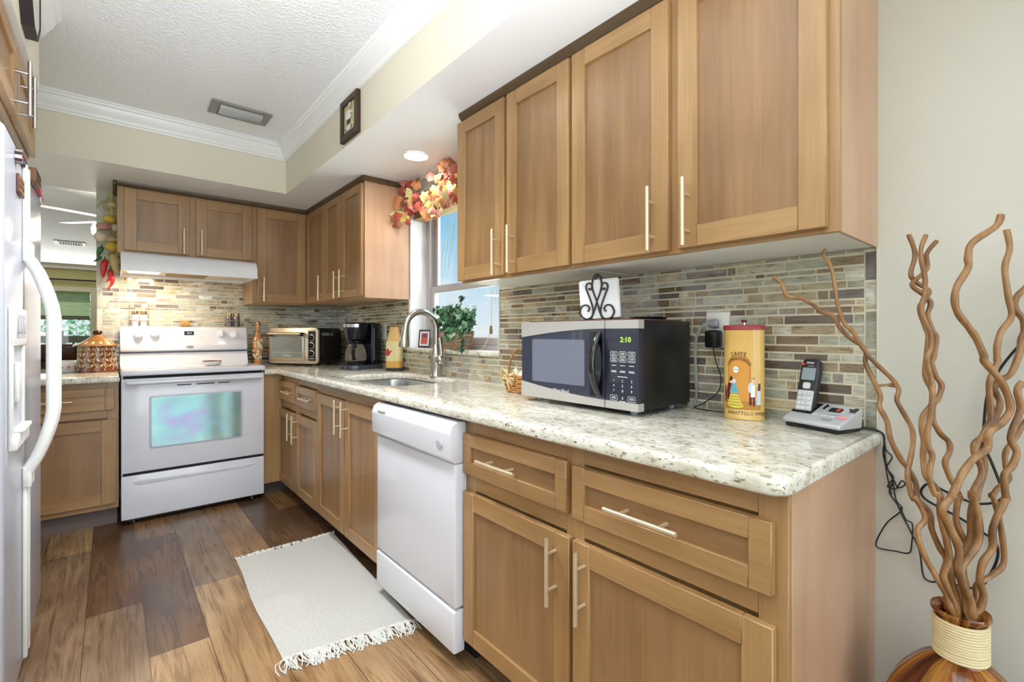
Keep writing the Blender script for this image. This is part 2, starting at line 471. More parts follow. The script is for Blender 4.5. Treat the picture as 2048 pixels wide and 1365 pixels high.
# ------------------------------------------------------------------ mosaic backsplash
rt = random.Random(11)
ROWS = []
z = ZC
while z < 1.56:
    h = rt.choice((.0135, .0195, .0195, .0265, .0265)); ROWS.append((z+.0012, z+h)); z += h+.0026
TC = [((188, 190, 176), 7), ((204, 206, 194), 7), ((180, 184, 168), 6), ((212, 208, 188), 4), ((196, 184, 154), 4), ((172, 156, 130), 4), ((146, 126, 104), 3), ((112, 98, 86), 3), ((156, 150, 144), 3), ((120, 112, 112), 2), ((160, 134, 104), 1), ((210, 196, 160), 2)]
TB = [c for c, w in TC for _ in range(w)]
def mosaic(name, P, regions, borders=(), wall=None):
    V = []; F = []; C = []
    mbx = []
    def tile(a0, a1, z0, z1):
        if a1-a0 < .004 or z1-z0 < .004: return
        o = len(V); t = [.0058+rt.uniform(-.0007, .0007) for _ in range(4)]; e = .0012
        V.extend([P(a0, 0, z0), P(a1, 0, z0), P(a1, 0, z1), P(a0, 0, z1), P(a0+e, t[0], z0+e), P(a1-e, t[1], z0+e), P(a1-e, t[2], z1-e), P(a0+e, t[3], z1-e)])
        c = rt.choice(TB); k = rt.uniform(.92, 1.06)
        c = lin(tuple(min(255, x*k) for x in c))
        for q in ((4, 5, 6, 7), (0, 1, 5, 4), (1, 2, 6, 5), (2, 3, 7, 6), (3, 0, 4, 7)):
            F.append([o+i for i in q]); C.append(c)
    for a0, a1, z0, z1 in regions:
        for r0, r1 in ROWS:
            if r1 <= z0 or r0 >= z1: continue
            a = a0+.001
            first = True
            while a < a1-.004:
                w = rt.choice((.026, .045, .065, .085, .11, .14))
                if first: w *= rt.uniform(.3, 1); first = False
                b = min(a+w, a1-.001)
                if a1-b < .014: b = a1-.001
                tile(a, b, max(r0, z0+.001), min(r1, z1-.001)); a = b+.0026
    for a0, a1, z0, z1 in borders:
        zz = z0
        while zz < z1:
            h = rt.choice((.075, .1, .13)); tile(a0+.001, a1-.001, zz+.001, min(zz+h, z1)); zz += h+.0026
    nt_ = len(F)
    for a0, a1, z0, z1 in list(regions)+list(borders):   # grout bed
        o = len(V)
        V.extend([P(a0, .0001, z0), P(a1, .0001, z0), P(a1, .0001, z1), P(a0, .0001, z1), P(a0, .0038, z0), P(a1, .0038, z0), P(a1, .0038, z1), P(a0, .0038, z1)])
        for q in ((4, 5, 6, 7), (0, 1, 5, 4), (1, 2, 6, 5), (2, 3, 7, 6), (3, 0, 4, 7)):
            F.append([o+i for i in q]); C.append(lin((224, 216, 194)))
    me = bpy.data.meshes.new(name); me.from_pydata(V, [], F)
    me.materials.append(TILE); me.materials.append(GROUT)
    ca = me.color_attributes.new('col', 'FLOAT_COLOR', 'CORNER')
    for p in me.polygons:
        if p.index >= nt_: p.material_index = 1
        for li in p.loop_indices: ca.data[li].color = C[p.index]+(1,)
    bm = bmesh.new(); bm.from_mesh(me); bmesh.ops.recalc_face_normals(bm, faces=list(bm.faces)); bm.to_mesh(me); bm.free()
    o = bpy.data.objects.new(name, me); COL.objects.link(o)
    return struct(o)
mosaic('wall_backsplash_right', lambda a, t, z: (-t, a, z), [(.352, WY0-.006, ZC, ZU), (WY0-.006, WY1+.008, ZC, 1.016), (WY1+.008, YB-.006, ZC, ZU)], [(.326, .352, ZC, ZU)])
mosaic('wall_backsplash_back', lambda a, t, z: (a, YB-t, z), [(-1.56, -1.468, ZC, 1.45), (-1.468, -.70, ZC, 1.53), (-.70, -.006, ZC, ZU)], [(-1.588, -1.56, ZC, 1.45)])
mb = MB(); mb.box((-.009, .3225, ZC), (0, .326, ZU)); mb.box((-.009, WY0-.006, 1.01), (0, WY0, ZU)); mb.box((-.009, WY1, 1.03), (0, WY1+.008, ZU))
struct(mb.build('trim_4', mat('tile_edge', (214, 208, 192), .4)))

# ------------------------------------------------------------------ sink window
SASH = mat('window_frame', (186, 180, 182), .4)
w1 = thing('window_1', 'sink window with metal sashes', 'window', (.12, 2.36, WZ0)); struct(w1)
mb = MB()
mb.box((.115, WY1-.05, WZ0), (.185, WY1-.004, WZ1), .003); mb.box((.115, WY0+.004, WZ0), (.185, WY0+.05, WZ1), .003)
mb.box((.116, WY0+.05, WZ0), (.184, WY1-.05, WZ0+.03), .003); mb.box((.116, WY0+.05, WZ1-.04), (.184, WY1-.05, WZ1-.004), .003)
mb.build('window_frame', SASH, w1)
def sash(x, z0, z1, nm):
    mb = MB(); a, b = WY0+.05, WY1-.05
    for q in (((x, a, z0), (x+.025, a+.04, z1)), ((x, b-.04, z0), (x+.025, b, z1)), ((x+.001, a+.04, z0), (x+.024, b-.04, z0+.045)), ((x+.001, a+.04, z1-.04), (x+.024, b-.04, z1))): mb.box(*q, .003)
    s = mb.build(nm, SASH, w1)
    return s
s1 = sash(.125, WZ0+.03, 1.445, 'window_sash'); s2 = sash(.152, 1.41, WZ1-.04, 'window_sash')
def glassmat(name, tint):
    m = bpy.data.materials.new(name); m.use_nodes = True; nt = m.node_tree; nt.nodes.clear()
    t = nt.nodes.new('ShaderNodeBsdfTransparent'); t.inputs[0].default_value = tint+(1,)
    g = nt.nodes.new('ShaderNodeBsdfGlossy'); g.inputs['Roughness'].default_value = .02
    lw = nt.nodes.new('ShaderNodeLayerWeight'); lw.inputs[0].default_value = .5
    pw = nt.nodes.new('ShaderNodeMath'); pw.operation = 'POWER'; pw.inputs[1].default_value = 5; nt.links.new(lw.outputs['Facing'], pw.inputs[0])
    f = nt.nodes.new('ShaderNodeMath'); f.operation = 'MULTIPLY_ADD'; f.inputs[1].default_value = .5; f.inputs[2].default_value = .03; nt.links.new(pw.outputs[0], f.inputs[0])
    x = nt.nodes.new('ShaderNodeMixShader'); o = nt.nodes.new('ShaderNodeOutputMaterial')
    nt.links.new(f.outputs[0], x.inputs[0]); nt.links.new(t.outputs[0], x.inputs[1]); nt.links.new(g.outputs[0], x.inputs[2]); nt.links.new(x.outputs[0], o.inputs[0])
    return m
PANE = glassmat('window_glass', (.97, .985, .98))
mb = MB(); mb.box((.135, WY0+.09, WZ0+.07), (.139, WY1-.09, 1.41)); mb.build('glass_pane', PANE, s1)
mb = MB(); mb.box((.162, WY0+.09, 1.45), (.166, WY1-.09, WZ1-.08)); mb.build('glass_pane', PANE, s2)
mb = MB(); mb.box((-.022, WY0-.012, 1.016), (.118, WY1+.012, 1.044), .009, 3)
struct(mb.build('trim_5', GRANITE))
# bamboo blind drawn up
BAMB = wood('blind_wood', 1, (150, 112, 72), (196, 158, 112), .5)
bl = thing('window_blind', 'woven wood blind drawn up at the top of the sink window', 'blind', (.06, 2.36, 1.88))
mb = MB(); mb.box((.02, WY0+.012, 1.975), (.095, WY1-.012, 2.04), .003); mb.build('headrail', BAMB, bl)
mb = MB()
for i in range(9):
    mb.box((.012+.004*(i % 2), WY0+.015, 1.882+i*.0105), (.10, WY1-.015, 1.8905+i*.0105), .002)
mb.build('stacked_slats', BAMB, bl)
# palm outside the sink window
PALM = mat('pale_palm_leaf', (240, 236, 244), .4)
pf = thing('palm_frond', 'pale feathery palm frond outside the sink window', 'palm', (1.2, 5.3, -.3))
mb = MB(); mb.tube([(1.2, 5.3, -.3), (1.2, 5.3, 1.0), (1.22, 5.25, 2.5)], [.11, .09, .07], 10); rach = smoothline([(1.22, 5.25, 2.48), (1.27, 4.5, 2.52), (1.3, 4.0, 2.42), (1.28, 3.5, 2.22), (1.25, 3.0, 1.98), (1.22, 2.6, 1.7)], 8); mb.tube(rach, .006, 6); mb.build('frond_stem', PALM, pf)
mb = MB(); rp = random.Random(3)
for i, p in enumerate(rach[10:]):
    for sd in (-1, 1):
        for q in (0, .5):
            b = Vector(p)+Vector((0, -.05*q, 0)); L = .8; d = Vector((rp.uniform(-.1, .1), -.45*sd-.25, -.75+.35*sd)).normalized()
            w = Vector((0, .006, .003)); e = b+d*L; m_ = b+d*L*.5+Vector((0, 0, -.01))
            mb.add([b-w, b+w, m_+w, e, m_-w], [(0, 1, 2, 4), (4, 2, 3)])
mb.build('leaflets', PALM, pf)

# ------------------------------------------------------------------ far room things
w2 = thing('window_2', 'far room glazed door', 'window', (-2.6, 12.4, .1)); struct(w2)
mb = MB()
for q in (((-3.6, 12.42, .1), (-3.5, 12.5, 2.0)), ((xr, 12.36, .1), (xr+.1, 12.5, 2.02)), ((-3.6, 12.37, 2.0), (xr, 12.49, 2.02)), ((-3.5, 12.36, 1.93), (xr, 12.48, 2.0)), ((-3.5, 12.43, .1), (xr, 12.49, .18))): mb.box(*q, .004)
mb.build('window_frame', mat('window_cream', (206, 200, 176), .5), w2)
mb = MB(); mb.box((-3.5, 12.46, .18), (xr, 12.465, 1.93)); mb.build('glass_pane', PANE, w2)
sh = thing('pleated_blind', 'pale green pleated blind half lowered in the far room window', 'blind', (-2.6, 12.44, 1.3))
zb = at(150, 640, y=12.42).z; zb2 = at(150, 632, y=12.42).z
mb = MB()
for i in range(16):
    z0 = zb2+(1.93-zb2)*i/16
    mb.prism([(12.41, z0), (12.425, z0+(1.93-zb2)/32), (12.41, z0+(1.93-zb2)/16), (12.432, z0+(1.93-zb2)/16), (12.432, z0)], 0, -3.48, xr-.01)
SHADE, nt, b = nodes('shade_fabric'); b.inputs['Base Color'].default_value = lin((232, 240, 214))+(1,); b.inputs['Roughness'].default_value = .8; tb = nt.nodes.new('ShaderNodeBsdfTranslucent'); tb.inputs[0].default_value = lin((236, 246, 216))+(1,); mxs = nt.nodes.new('ShaderNodeMixShader'); mxs.inputs[0].default_value = .75; nt.links.new(b.outputs[0], mxs.inputs[1]); nt.links.new(tb.outputs[0], mxs.inputs[2]); nt.links.new(mxs.outputs[0], nt.nodes['Material Output'].inputs[0]); mb.build('pleats', SHADE, sh)
mb = MB(); mb.box((-3.48, 12.40, zb), (xr-.01, 12.44, zb2), .004); mb.build('bottom_rail', mat('shade_rail', (104, 108, 88), .5), sh)
cr = thing('curtain_rod', 'thin black curtain rod above the far room window', 'curtain rod', (-2.4, 12.33, 2.2))
zr = at(140, 560, y=12.32).z
mb = MB(); mb.tube([(-3.9, 12.32, zr), (-1.2, 12.32, zr)], .014, 8); mb.build('rod', CORD, cr)
mb = MB(); xb = at(93, 560, y=12.32).x; mb.box((xb-.015, 12.31, zr-.06), (xb+.015, 12.40, zr+.01), .003); mb.build('bracket', CORD, cr)
rl = thing('porch_railing', 'dark porch railing outside the far room window', 'railing', (-2.6, 13.4, 0))
zt = at(140, 675, y=13.4).z; zt2 = at(140, 684, y=13.4).z
RAILM = mat('railing_paint', (92, 92, 92), .6)
mb = MB(); mb.box((-5, 13.38, zt2-.02), (0, 13.44, zt+.03)); mb.box((-5, 13.39, .1), (0, 13.43, .16)); mb.build('rail', RAILM, rl)
for i in range(30):
    mb = MB(); x = -4.6+i*.13; mb.box((x, 13.4, .1), (x+.035, 13.43, zt2)); mb.build('baluster', RAILM, rl)
def leafcloud(name, center, size, n, leaf, cols, seed, parent):
    r = random.Random(seed); mb = MB()
    for i in range(n):
        d = Vector((r.gauss(0, 1), r.gauss(0, 1), r.gauss(0, 1))).normalized()*r.uniform(.55, 1)
        c = Vector(center)+Vector((d.x*size[0], d.y*size[1], d.z*size[2]))
        a = Vector((r.uniform(-1, 1), r.uniform(-1, 1), r.uniform(-1, 1))).normalized(); b = a.cross(Vector((r.uniform(-1, 1), r.uniform(-1, 1), r.uniform(-1, 1)))).normalized()
        k = leaf*r.uniform(.6, 1.3); mb.mi = r.randrange(len(cols))
        mb.add([c-a*k, c+b*k*.45, c+a*k, c-b*k*.45], [(0, 1, 2, 3)])
    return mb.build(name, cols, parent)
GRN = [mat('tree_leaf_a', (150, 200, 160), .6), mat('tree_leaf_b', (190, 222, 190), .6), mat('tree_leaf_c', (228, 242, 230), .6), mat('tree_leaf_d', (112, 164, 124), .6)]
for i, (x, y, s, lb) in enumerate(((-2.5, 15.6, 1.5, 'bushy green tree beyond the porch railing'),)):
    t = thing('garden_tree', lb, 'tree', (x, y, 0))
    leafcloud('foliage', (x, y, 1.5), (s, .9, 1.5), 1500, .09, GRN, 20+i, t)
    mb = MB(); mb.tube([(x, y, -.3), (x+.05, y, 1.2)], [.1, .07], 10); mb.build('trunk', mat('bark', (92, 74, 58), .8), t)
one('ground', bumpmat('lawn', (150, 178, 128), 8, .3, .9), ((-14, -9, -.4), (14, 26, -.3)))

# leather chair by the far table
LEA = mat('brown_leather', (70, 36, 22), .28, vary=.15)
ch = thing('leather_chair', 'dark brown leather chair beyond the pass-through counter', 'chair', (-2.25, 6.4, 0))
mb = MB(); zt = at(130, 689, y=6.3).z
x1 = at(160, 700, y=6.3).x
mb.box((x1-.62, 6.28, .46), (x1, 6.40, zt), .045, 4); mb.box((x1-.60, 6.255, zt-.16), (x1-.02, 6.30, zt-.015), .02, 4)
mb.build('backrest', LEA, ch)
mb = MB(); mb.box((x1-.62, 5.85, .36), (x1, 6.4, .48), .04, 4); mb.build('seat', LEA, ch)
for dx in (.05, .57):
    for dy in (5.92, 6.33):
        mb = MB(); mb.tube([(x1-dx, dy, 0), (x1-dx, dy, .38)], [.018, .026], 10); mb.build('leg', mat('dark_leg', (40, 24, 16), .4), ch)

# ceiling fan (hub hidden behind the wall end)
FANW = mat('fan_white', (240, 240, 238), .35)
fan = thing('ceiling_fan', 'white ceiling fan with a lit globe in the far room', 'fan', (-1.42, 5.9, 2.18))
fx, fy = -1.42, 5.9
mb = MB(); mb.lathe([(.05, 2.30), (.10, 2.29), (.12, 2.24), (.10, 2.17), (.05, 2.15)], (fx, fy, 0)); mb.tube([(fx, fy, 2.29), (fx, fy, 2.44)], .015, 10); mb.build('motor', FANW, fan)
for k in range(5):
    a = math.radians(205+72*k); mb = MB()
    d = Vector((math.cos(a), math.sin(a), 0)); n_ = Vector((-d.y, d.x, -.10)).normalized()
    c = Vector((fx, fy, 2.215))
    P = []
    for r_, w_ in ((.10, .03), (.2, .05), (.62, .068), (.66, .05)):
        P += [c+d*r_+n_*w_, c+d*r_-n_*w_]
    th = Vector((0, 0, .008))
    V = P+[p+th for p in P]; F = []
    for i in range(3): F += [(2*i, 2*i+1, 2*i+3, 2*i+2), (8+2*i, 8+2*i+2, 8+2*i+3, 8+2*i+1), (2*i, 2*i+2, 8+2*i+2, 8+2*i), (2*i+1, 8+2*i+1, 8+2*i+3, 2*i+3)]
    F += [(0, 8, 9, 1), (6, 7, 15, 14)]
    mb.add(V, F); mb.build('blade', FANW, fan)
gl = at(186, 463, y=5.75)
mb = MB(); mb.lathe([(.03, .09), (.06, .075), (.075, .03), (.07, -.02), (.035, -.05), (1e-5, -.055)], (gl.x+.06, gl.y, gl.z)); mb.build('lamp_globe', mat('lamp_glow', (255, 244, 226), .5, emit=4), fan)
mb = MB(); mb.tube([(gl.x+.06, gl.y, gl.z+.08), (fx, fy, 2.17)], .012, 8); mb.build('lamp_arm', FANW, fan)
pl = bpy.data.lights.new('fan_lamp', 'POINT'); pl.energy = 9; pl.color = (1, .9, .75); pl.shadow_soft_size = .08
po = bpy.data.objects.new('fan_lamp', pl); COL.objects.link(po); po.location = (gl.x+.06, gl.y-.15, gl.z)

def vent(name, lb, x0, x1, y0, y1, zc, metal, n, frame=.035):
    t = thing(name, lb, 'vent', ((x0+x1)/2, (y0+y1)/2, zc))
    mb = MB(); z0 = zc-.012
    mb.box((x0, y0, z0), (x0+frame*1.5, y1, zc-.0005), .003); mb.box((x1-frame*1.5, y0, z0), (x1, y1, zc-.0005), .003)
    mb.box((x0+frame*1.5, y0, z0), (x1-frame*1.5, y0+frame, zc-.0005), .002); mb.box((x0+frame*1.5, y1-frame, z0), (x1-frame*1.5, y1, zc-.0005), .002)
    mb.build('frame', metal, t)
    mb = MB(); mb.box((x0+frame*1.5, y0+frame, zc-.003), (x1-frame*1.5, y1-frame, zc-.0008)); mb.build('duct', mat('duct_dark', (70, 70, 70), .7), t)
    return t, x0+frame*1.5, x1-frame*1.5, y0+frame, y1-frame
t, a, b, c, d = vent('ceiling_vent', 'grey metal air vent on the textured ceiling of the kitchen', -1.084, -.777, 3.072, 3.258, ZCEIL, ALU, 7, .03)
mb = MB(); mb.box((a, d-.035, ZCEIL-.03), (b, d-.004, ZCEIL-.006), .008, 3); mb.build('damper_bar', ALU, t)
for i in range(6):
    mb = MB(); y = c+.008+i*.015
    mb.prism([(y, ZCEIL-.004), (y+.004, ZCEIL-.003), (y+.014, ZCEIL-.024), (y+.010, ZCEIL-.025)], 0, a, b); mb.build('slat', ALU, t)
v0 = at(108, 484, z=ZCEIL-.01); v1 = at(172, 490, z=ZCEIL-.01)
WV = mat('white_vent', (238, 240, 238), .5)
t, a, b, c, d = vent('ceiling_vent', 'small white air vent on the far room ceiling', v0.x, v1.x, v0.y-.15, v0.y+.2, ZCEIL, WV, 9, .03)
for i in range(9):
    mb = MB(); x = a+(b-a)*(i+.2)/9; mb.box((x, c, ZCEIL-.014), (x+.008, d, ZCEIL-.004)); mb.build('slat', WV, t)

# recessed can light over the sink
rc = thing('recessed_light', 'round lit recessed light in the soffit over the sink', 'light', (-.235, 2.327, ZS))
mb = MB(); mb.lathe([(.066, ZS-.001), (.078, ZS-.006), (.066, ZS-.007), (.064, ZS-.002)], (-.235, 2.327, 0), 40); mb.build('trim_ring', TRIM, rc)
mb = MB(); mb.lathe([(1e-5, ZS-.004), (.065, ZS-.003), (.065, ZS-.001), (1e-5, ZS-.001)], (-.235, 2.327, 0), 40); mb.build('lens', mat('lit_lens', (255, 250, 242), .5, emit=6), rc)
sl = bpy.data.lights.new('sink_can', 'AREA'); sl.shape = 'DISK'; sl.size = .12; sl.energy = 3; sl.color = (1, .95, .87); so = bpy.data.objects.new('sink_can', sl); COL.objects.link(so); so.location = (-.235, 2.327, ZS-.012)
# ceiling fixture of the kitchen, over and behind the camera
kf = thing('ceiling_light', 'round white ceiling lamp over the middle of the kitchen', 'light', (-1.15, 1.80, ZCEIL))
mb = MB(); mb.lathe([(1e-5, 2.35), (.1, 2.355), (.16, 2.38), (.18, 2.43), (.18, 2.44)], (-1.15, 1.80, 0), 40); mb.build('diffuser', mat('lamp_diffuser', (255, 248, 236), .5, emit=3), kf)
kl = bpy.data.lights.new('kitchen_lamp', 'AREA'); kl.shape = 'DISK'; kl.size = .34; kl.energy = 14; kl.spread = math.radians(110); kl.color = (.94, .97, 1); ko = bpy.data.objects.new('kitchen_lamp', kl); COL.objects.link(ko); ko.location = (-1.15, 1.80, 2.34)
# ------------------------------------------------------------------ cabinetry
def PP(plane, face):
    # (along, outward, z) -> xyz
    if plane == 'x': return lambda a, t, z: (face-t, a, z)      # looks toward -x
    if plane == 'X': return lambda a, t, z: (face+t, a, z)      # looks toward +x
    return lambda a, t, z: (a, face-t, z)                       # looks toward -y
def shaker(parent, name, plane, face, a0, a1, z0, z1, rail=.056, th=.02, mats=None):
    P = PP(plane, face); mb = MB()
    drawer = name == 'drawer'
    h = 1 if plane in 'xX' else 2
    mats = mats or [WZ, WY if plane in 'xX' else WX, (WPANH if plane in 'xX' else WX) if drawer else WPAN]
    mb.mi = 0
    if drawer: mb.mi = 1
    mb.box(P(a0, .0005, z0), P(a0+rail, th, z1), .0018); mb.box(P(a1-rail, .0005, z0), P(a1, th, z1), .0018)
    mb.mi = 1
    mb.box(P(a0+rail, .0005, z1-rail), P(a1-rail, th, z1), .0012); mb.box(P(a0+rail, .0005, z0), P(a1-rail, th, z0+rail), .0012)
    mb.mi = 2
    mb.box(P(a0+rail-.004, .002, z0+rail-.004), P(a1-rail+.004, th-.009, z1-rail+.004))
    return mb.build(name, mats, parent)
def pull(parent, plane, face, a, z, L=.18, vert=True, th=.02, r=.0058, metal=None):
    P = PP(plane, face+(0)); mb = MB(); out = th+.034; k = .27*L
    if vert:
        mb.tube([P(a, out, z-L/2), P(a, out, z+L/2)], r, 14)
        for s in (-k, k): mb.tube([P(a, th-.002, z+s), P(a, out, z+s)], .0046, 10)
    else:
        mb.tube([P(a-L/2, out, z), P(a+L/2, out, z)], r, 14)
        for s in (-k, k): mb.tube([P(a+s, th-.002, z), P(a+s, out, z)], .0046, 10)
    return mb.build('handle', metal or PULL, parent)
def faceframe(parent, plane, face, stiles, rails, z0, z1):
    P = PP(plane, face); mb = MB()
    for a0, a1 in stiles: mb.box(P(a0, -.018, z0), P(a1, 0, z1), .0008)
    mb.mi = 1
    for a0, a1, r0, r1 in rails: mb.box(P(a0+.0004, -.0174, r0+.0004), P(a1-.0004, -.0003, r1-.0004), .0006)
    return mb.build('face_frame', [WZ, WY if plane in 'xX' else WX], parent)
def strip(parent, plane, face, a0, a1, z0=2.083, z1=ZS, ends=()):
    P = PP(plane, face); mb = MB()
    prof = [(-.004, z0), (.006, z0), (.02, z0+.016), (.022, z1), (-.004, z1)]
    V = []; n = len(prof)
    for a in (a0, a1): V += [P(a, t, z) for t, z in prof]
    F = [(i, (i+1) % n, n+(i+1) % n, n+i) for i in range(n)]+[tuple(range(n)), tuple(range(n, 2*n))]
    mb.add(V, F)
    for (b0, b1) in ends: mb.box(b0, b1, .004)
    return mb.build('top_strip', WDARK, parent)
UNDER = mat('cabinet_underside', (232, 231, 226), .5)

FU, FB = -.311, -.58    # face of the wall cabinets, of the base cabinets (doors stand 2 cm proud)
def upper_right(lbl, y0, y1, doors, endpanel=False, strip_end=None):
    c = thing('wall_cabinet', lbl, 'cabinet', (FU/2, (y0+y1)/2, ZU))
    mb = MB(); mb.box((FU+.018, y0+.001, ZU+.012), (-.0005, y1-.001, ZS-.002), .001)
    if endpanel: mb.mi = 1; mb.box((FU+.0185, y0, ZU), (-.0005, y0+.006, ZS-.002), .0005)
    mb.build('carcass', [WZ, WSIDE], c)
    mb = MB(); mb.box((FU+.019, y0+.008, ZU+.001), (-.0092, y1-.008, ZU+.0115)); mb.build('underside', UNDER, c)
    st = [(y0, y0+.035), (y1-.035, y1)]
    ds = sorted(doors)
    for i in range(len(ds)-1): st.append((ds[i][1]-.012, ds[i+1][0]+.012))
    st.sort()
    faceframe(c, 'x', FU, st, [(y0+.035, y1-.035, ZU, ZU+.03), (y0+.035, y1-.035, 2.05, ZS-.004)], ZU, ZS-.004)
    for a0, a1, hs in doors:
        d = shaker(c, 'door', 'x', FU, a0, a1, 1.37, 2.073)
        pull(d, 'x', FU, hs, 1.46)
    e = [((FU-.018, y0-.018, 2.083), (-.001, y0, ZS-.0005))] if strip_end else []
    strip(c, 'x', FU, y0-(.018 if e else 0), y1, ends=e)
    return c
upper_right('wide brown wall cabinet at the near end above the microwave and the telephone', .325, 1.092, [(.345, .698, .664), (.727, 1.088, .771)], True, None)
c = upper_right('narrower brown wall cabinet between the window and the cabinet over the microwave', 1.093, 1.764, [(1.103, 1.432, 1.388), (1.450, 1.776, 1.482)])
# corner run on the window wall
c = thing('wall_cabinet', 'three-door brown wall cabinet in the far corner left of the sink window', 'cabinet', (FU/2, 3.4, ZU))
mb = MB(); mb.box((FU+.018, 2.842, ZU+.012), (-.0005, YB-.0005, ZS-.002), .001)
mb.mi = 1; mb.box((FU, 2.835, ZU), (-.0005, 2.8415, ZS-.002), .0005)
mb.build('carcass', [WZ, WSIDE], c)
mb = MB(); mb.box((FU+.019, 2.845, ZU+.001), (-.0092, 3.95, ZU+.0115)); mb.build('underside', mat('underside_wood', (206, 176, 140), .5), c)
faceframe(c, 'x', FU, [(2.842, 2.87), (3.17, 3.23), (3.49, 3.53), (3.90, 3.949)], [(2.87, 3.9, ZU, ZU+.03), (2.87, 3.9, 2.05, ZS-.004)], ZU, ZS-.004)
for a0, a1, hs in ((2.848, 3.183, 3.124), (3.197, 3.512, 3.226), (3.517, 3.925, 3.54)):
    d = shaker(c, 'door', 'x', FU, a0, a1, 1.37, 2.073, rail=.05)
    pull(d, 'x', FU, hs, 1.466)
strip(c, 'x', FU, 2.8352, 3.93, ends=[((FU-.021, 2.814, 2.083), (-.001, 2.835, ZS-.0005))])
# over the range
YF = 3.95
c = thing('wall_cabinet', 'low two-door brown wall cabinet over the white range hood', 'cabinet', (-1.09, 4.1, 1.655))
mb = MB(); mb.box((-1.483, YF+.018, 1.656), (-.712, YB-.0005, ZS-.002), .001); mb.build('carcass', WZ, c)
faceframe(c, 'y', YF, [(-1.484, -1.43), (-1.115, -1.045), (-.73, -.712)], [(-1.43, -.73, 1.656, 1.69), (-1.43, -.73, 2.05, ZS-.004)], 1.656, ZS-.004)
for a0, a1, hs in ((-1.449, -1.101, -1.133), (-1.062, -.713, -1.031)):
    d = shaker(c, 'door', 'y', YF, a0, a1, 1.675, 2.073, rail=.064)
    pull(d, 'y', YF, hs, 1.765, .175)
strip(c, 'y', YF, -1.4838, -.712, ends=[((-1.505, YF-.021, 2.083), (-1.484, YB-.001, ZS-.0005))])
c = thing('wall_cabinet', 'single-door brown wall cabinet between the range hood and the corner', 'cabinet', (-.52, 4.1, ZU))
mb = MB(); mb.box((-.709, YF+.018, ZU), (FU+.017, YB-.0075, ZS-.002), .001); mb.build('carcass', WZ, c)
faceframe(c, 'y', YF, [(-.71, -.665), (-.35, FU+.016)], [(-.665, -.35, ZU, ZU+.03), (-.665, -.35, 2.05, ZS-.004)], ZU, ZS-.004)
d = shaker(c, 'door', 'y', YF, -.681, -.333, 1.37, 2.073, rail=.064)
pull(d, 'y', YF, -.64, 1.466)
strip(c, 'y', YF, -.711, FU-.004)

# cabinet over the refrigerator (looks toward +x)
FL = -1.766
c = thing('wall_cabinet', 'brown two-door cabinet mounted above the white refrigerator', 'cabinet', (-2.1, 2.25, 1.84))
mb = MB(); mb.box((-2.545, 1.70, 1.835), (FL-.018, 2.72, ZS-.002), .001); mb.build('carcass', WZ, c)
faceframe(c, 'X', FL, [(1.70, 1.74), (2.18, 2.25), (2.68, 2.72)], [(1.74, 2.68, 1.835, 1.865), (1.74, 2.68, 2.05, ZS-.004)], 1.835, ZS-.004)
for a0, a1, hs in ((1.72, 2.215, 2.166), (2.235, 2.70, 2.29)):
    d = shaker(c, 'door', 'X', FL, a0, a1, 1.842, 2.08, rail=.056)
    pull(d, 'X', FL, hs, 1.925, .175, metal=STEEL)

# base cabinets
def base(lbl, y0, y1, stiles, rails, drawers, doors, endpanel=False, top=.849):
    c = thing('base_cabinet', lbl, 'cabinet', (FB/2, (y0+y1)/2, 0))
    mb = MB(); mb.box((FB+.018, y0+.001, .085), (-.012, y1-.001, top), .001)
    if endpanel: mb.mi = 1; mb.box((FB+.0185, y0, .0), (-.001, y0+.006, .849), .0005)
    mb.build('carcass', [WZ, WSIDE], c)
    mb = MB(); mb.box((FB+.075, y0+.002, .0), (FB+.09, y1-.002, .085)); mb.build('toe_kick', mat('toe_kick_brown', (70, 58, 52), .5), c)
    faceframe(c, 'x', FB, stiles, rails, .085, .849)
    for a0, a1, z0, z1, hs, L in drawers:
        d = shaker(c, 'drawer', 'x', FB, a0, a1, z0, z1, rail=.042)
        pull(d, 'x', FB, hs, (z0+z1)/2, L, False)
    for a0, a1, z0, z1, hs, hz in doors:
        d = shaker(c, 'door', 'x', FB, a0, a1, z0, z1)
        pull(d, 'x', FB, hs, hz)
    return c
base('near brown base cabinet with two drawers, right of the white dishwasher', .331, 1.345, [(.331, .383), (.815, .875), (1.295, 1.345)],
     [(.383, .815, .8, .849), (.383, .815, .61, .66), (.875, 1.295, .8, .849), (.875, 1.295, .61, .66), (.383, .815, .085, .11), (.875, 1.295, .085, .11)],
     [(.352, .840, .660, .795, .615, .187), (.860, 1.337, .664, .800, 1.127, .184)],
     [(.350, .838, .098, .603, .796, .502), (.850, 1.336, .098, .603, .898, .506)], True)
base('brown sink base cabinet with two full-height doors, left of the dishwasher', 1.967, 2.852, [(1.967, 2.01), (2.39, 2.44), (2.82, 2.852)],
     [(2.01, 2.39, .79, .849), (2.44, 2.82, .79, .849), (2.01, 2.39, .085, .11), (2.44, 2.82, .085, .11)], [],
     [(1.985, 2.410, .098, .790, 2.371, .703), (2.424, 2.842, .098, .788, 2.462, .704)], False, .63)
base('far brown base cabinet with two small drawers next to the stove corner', 2.853, 3.70, [(2.853, 2.89), (3.24, 3.30), (3.66, 3.70)],
     [(2.89, 3.24, .805, .849), (3.3, 3.66, .805, .849), (2.89, 3.24, .62, .665), (3.3, 3.66, .62, .665), (2.89, 3.24, .085, .11), (3.3, 3.66, .085, .11)],
     [(2.861, 3.250, .672, .797, 3.0, .17), (3.275, 3.67, .675, .806, 3.39, .17)],
     [(2.861, 3.258, .095, .613, 3.22, .517), (3.284, 3.70, .095, .608, 3.32, .522)])
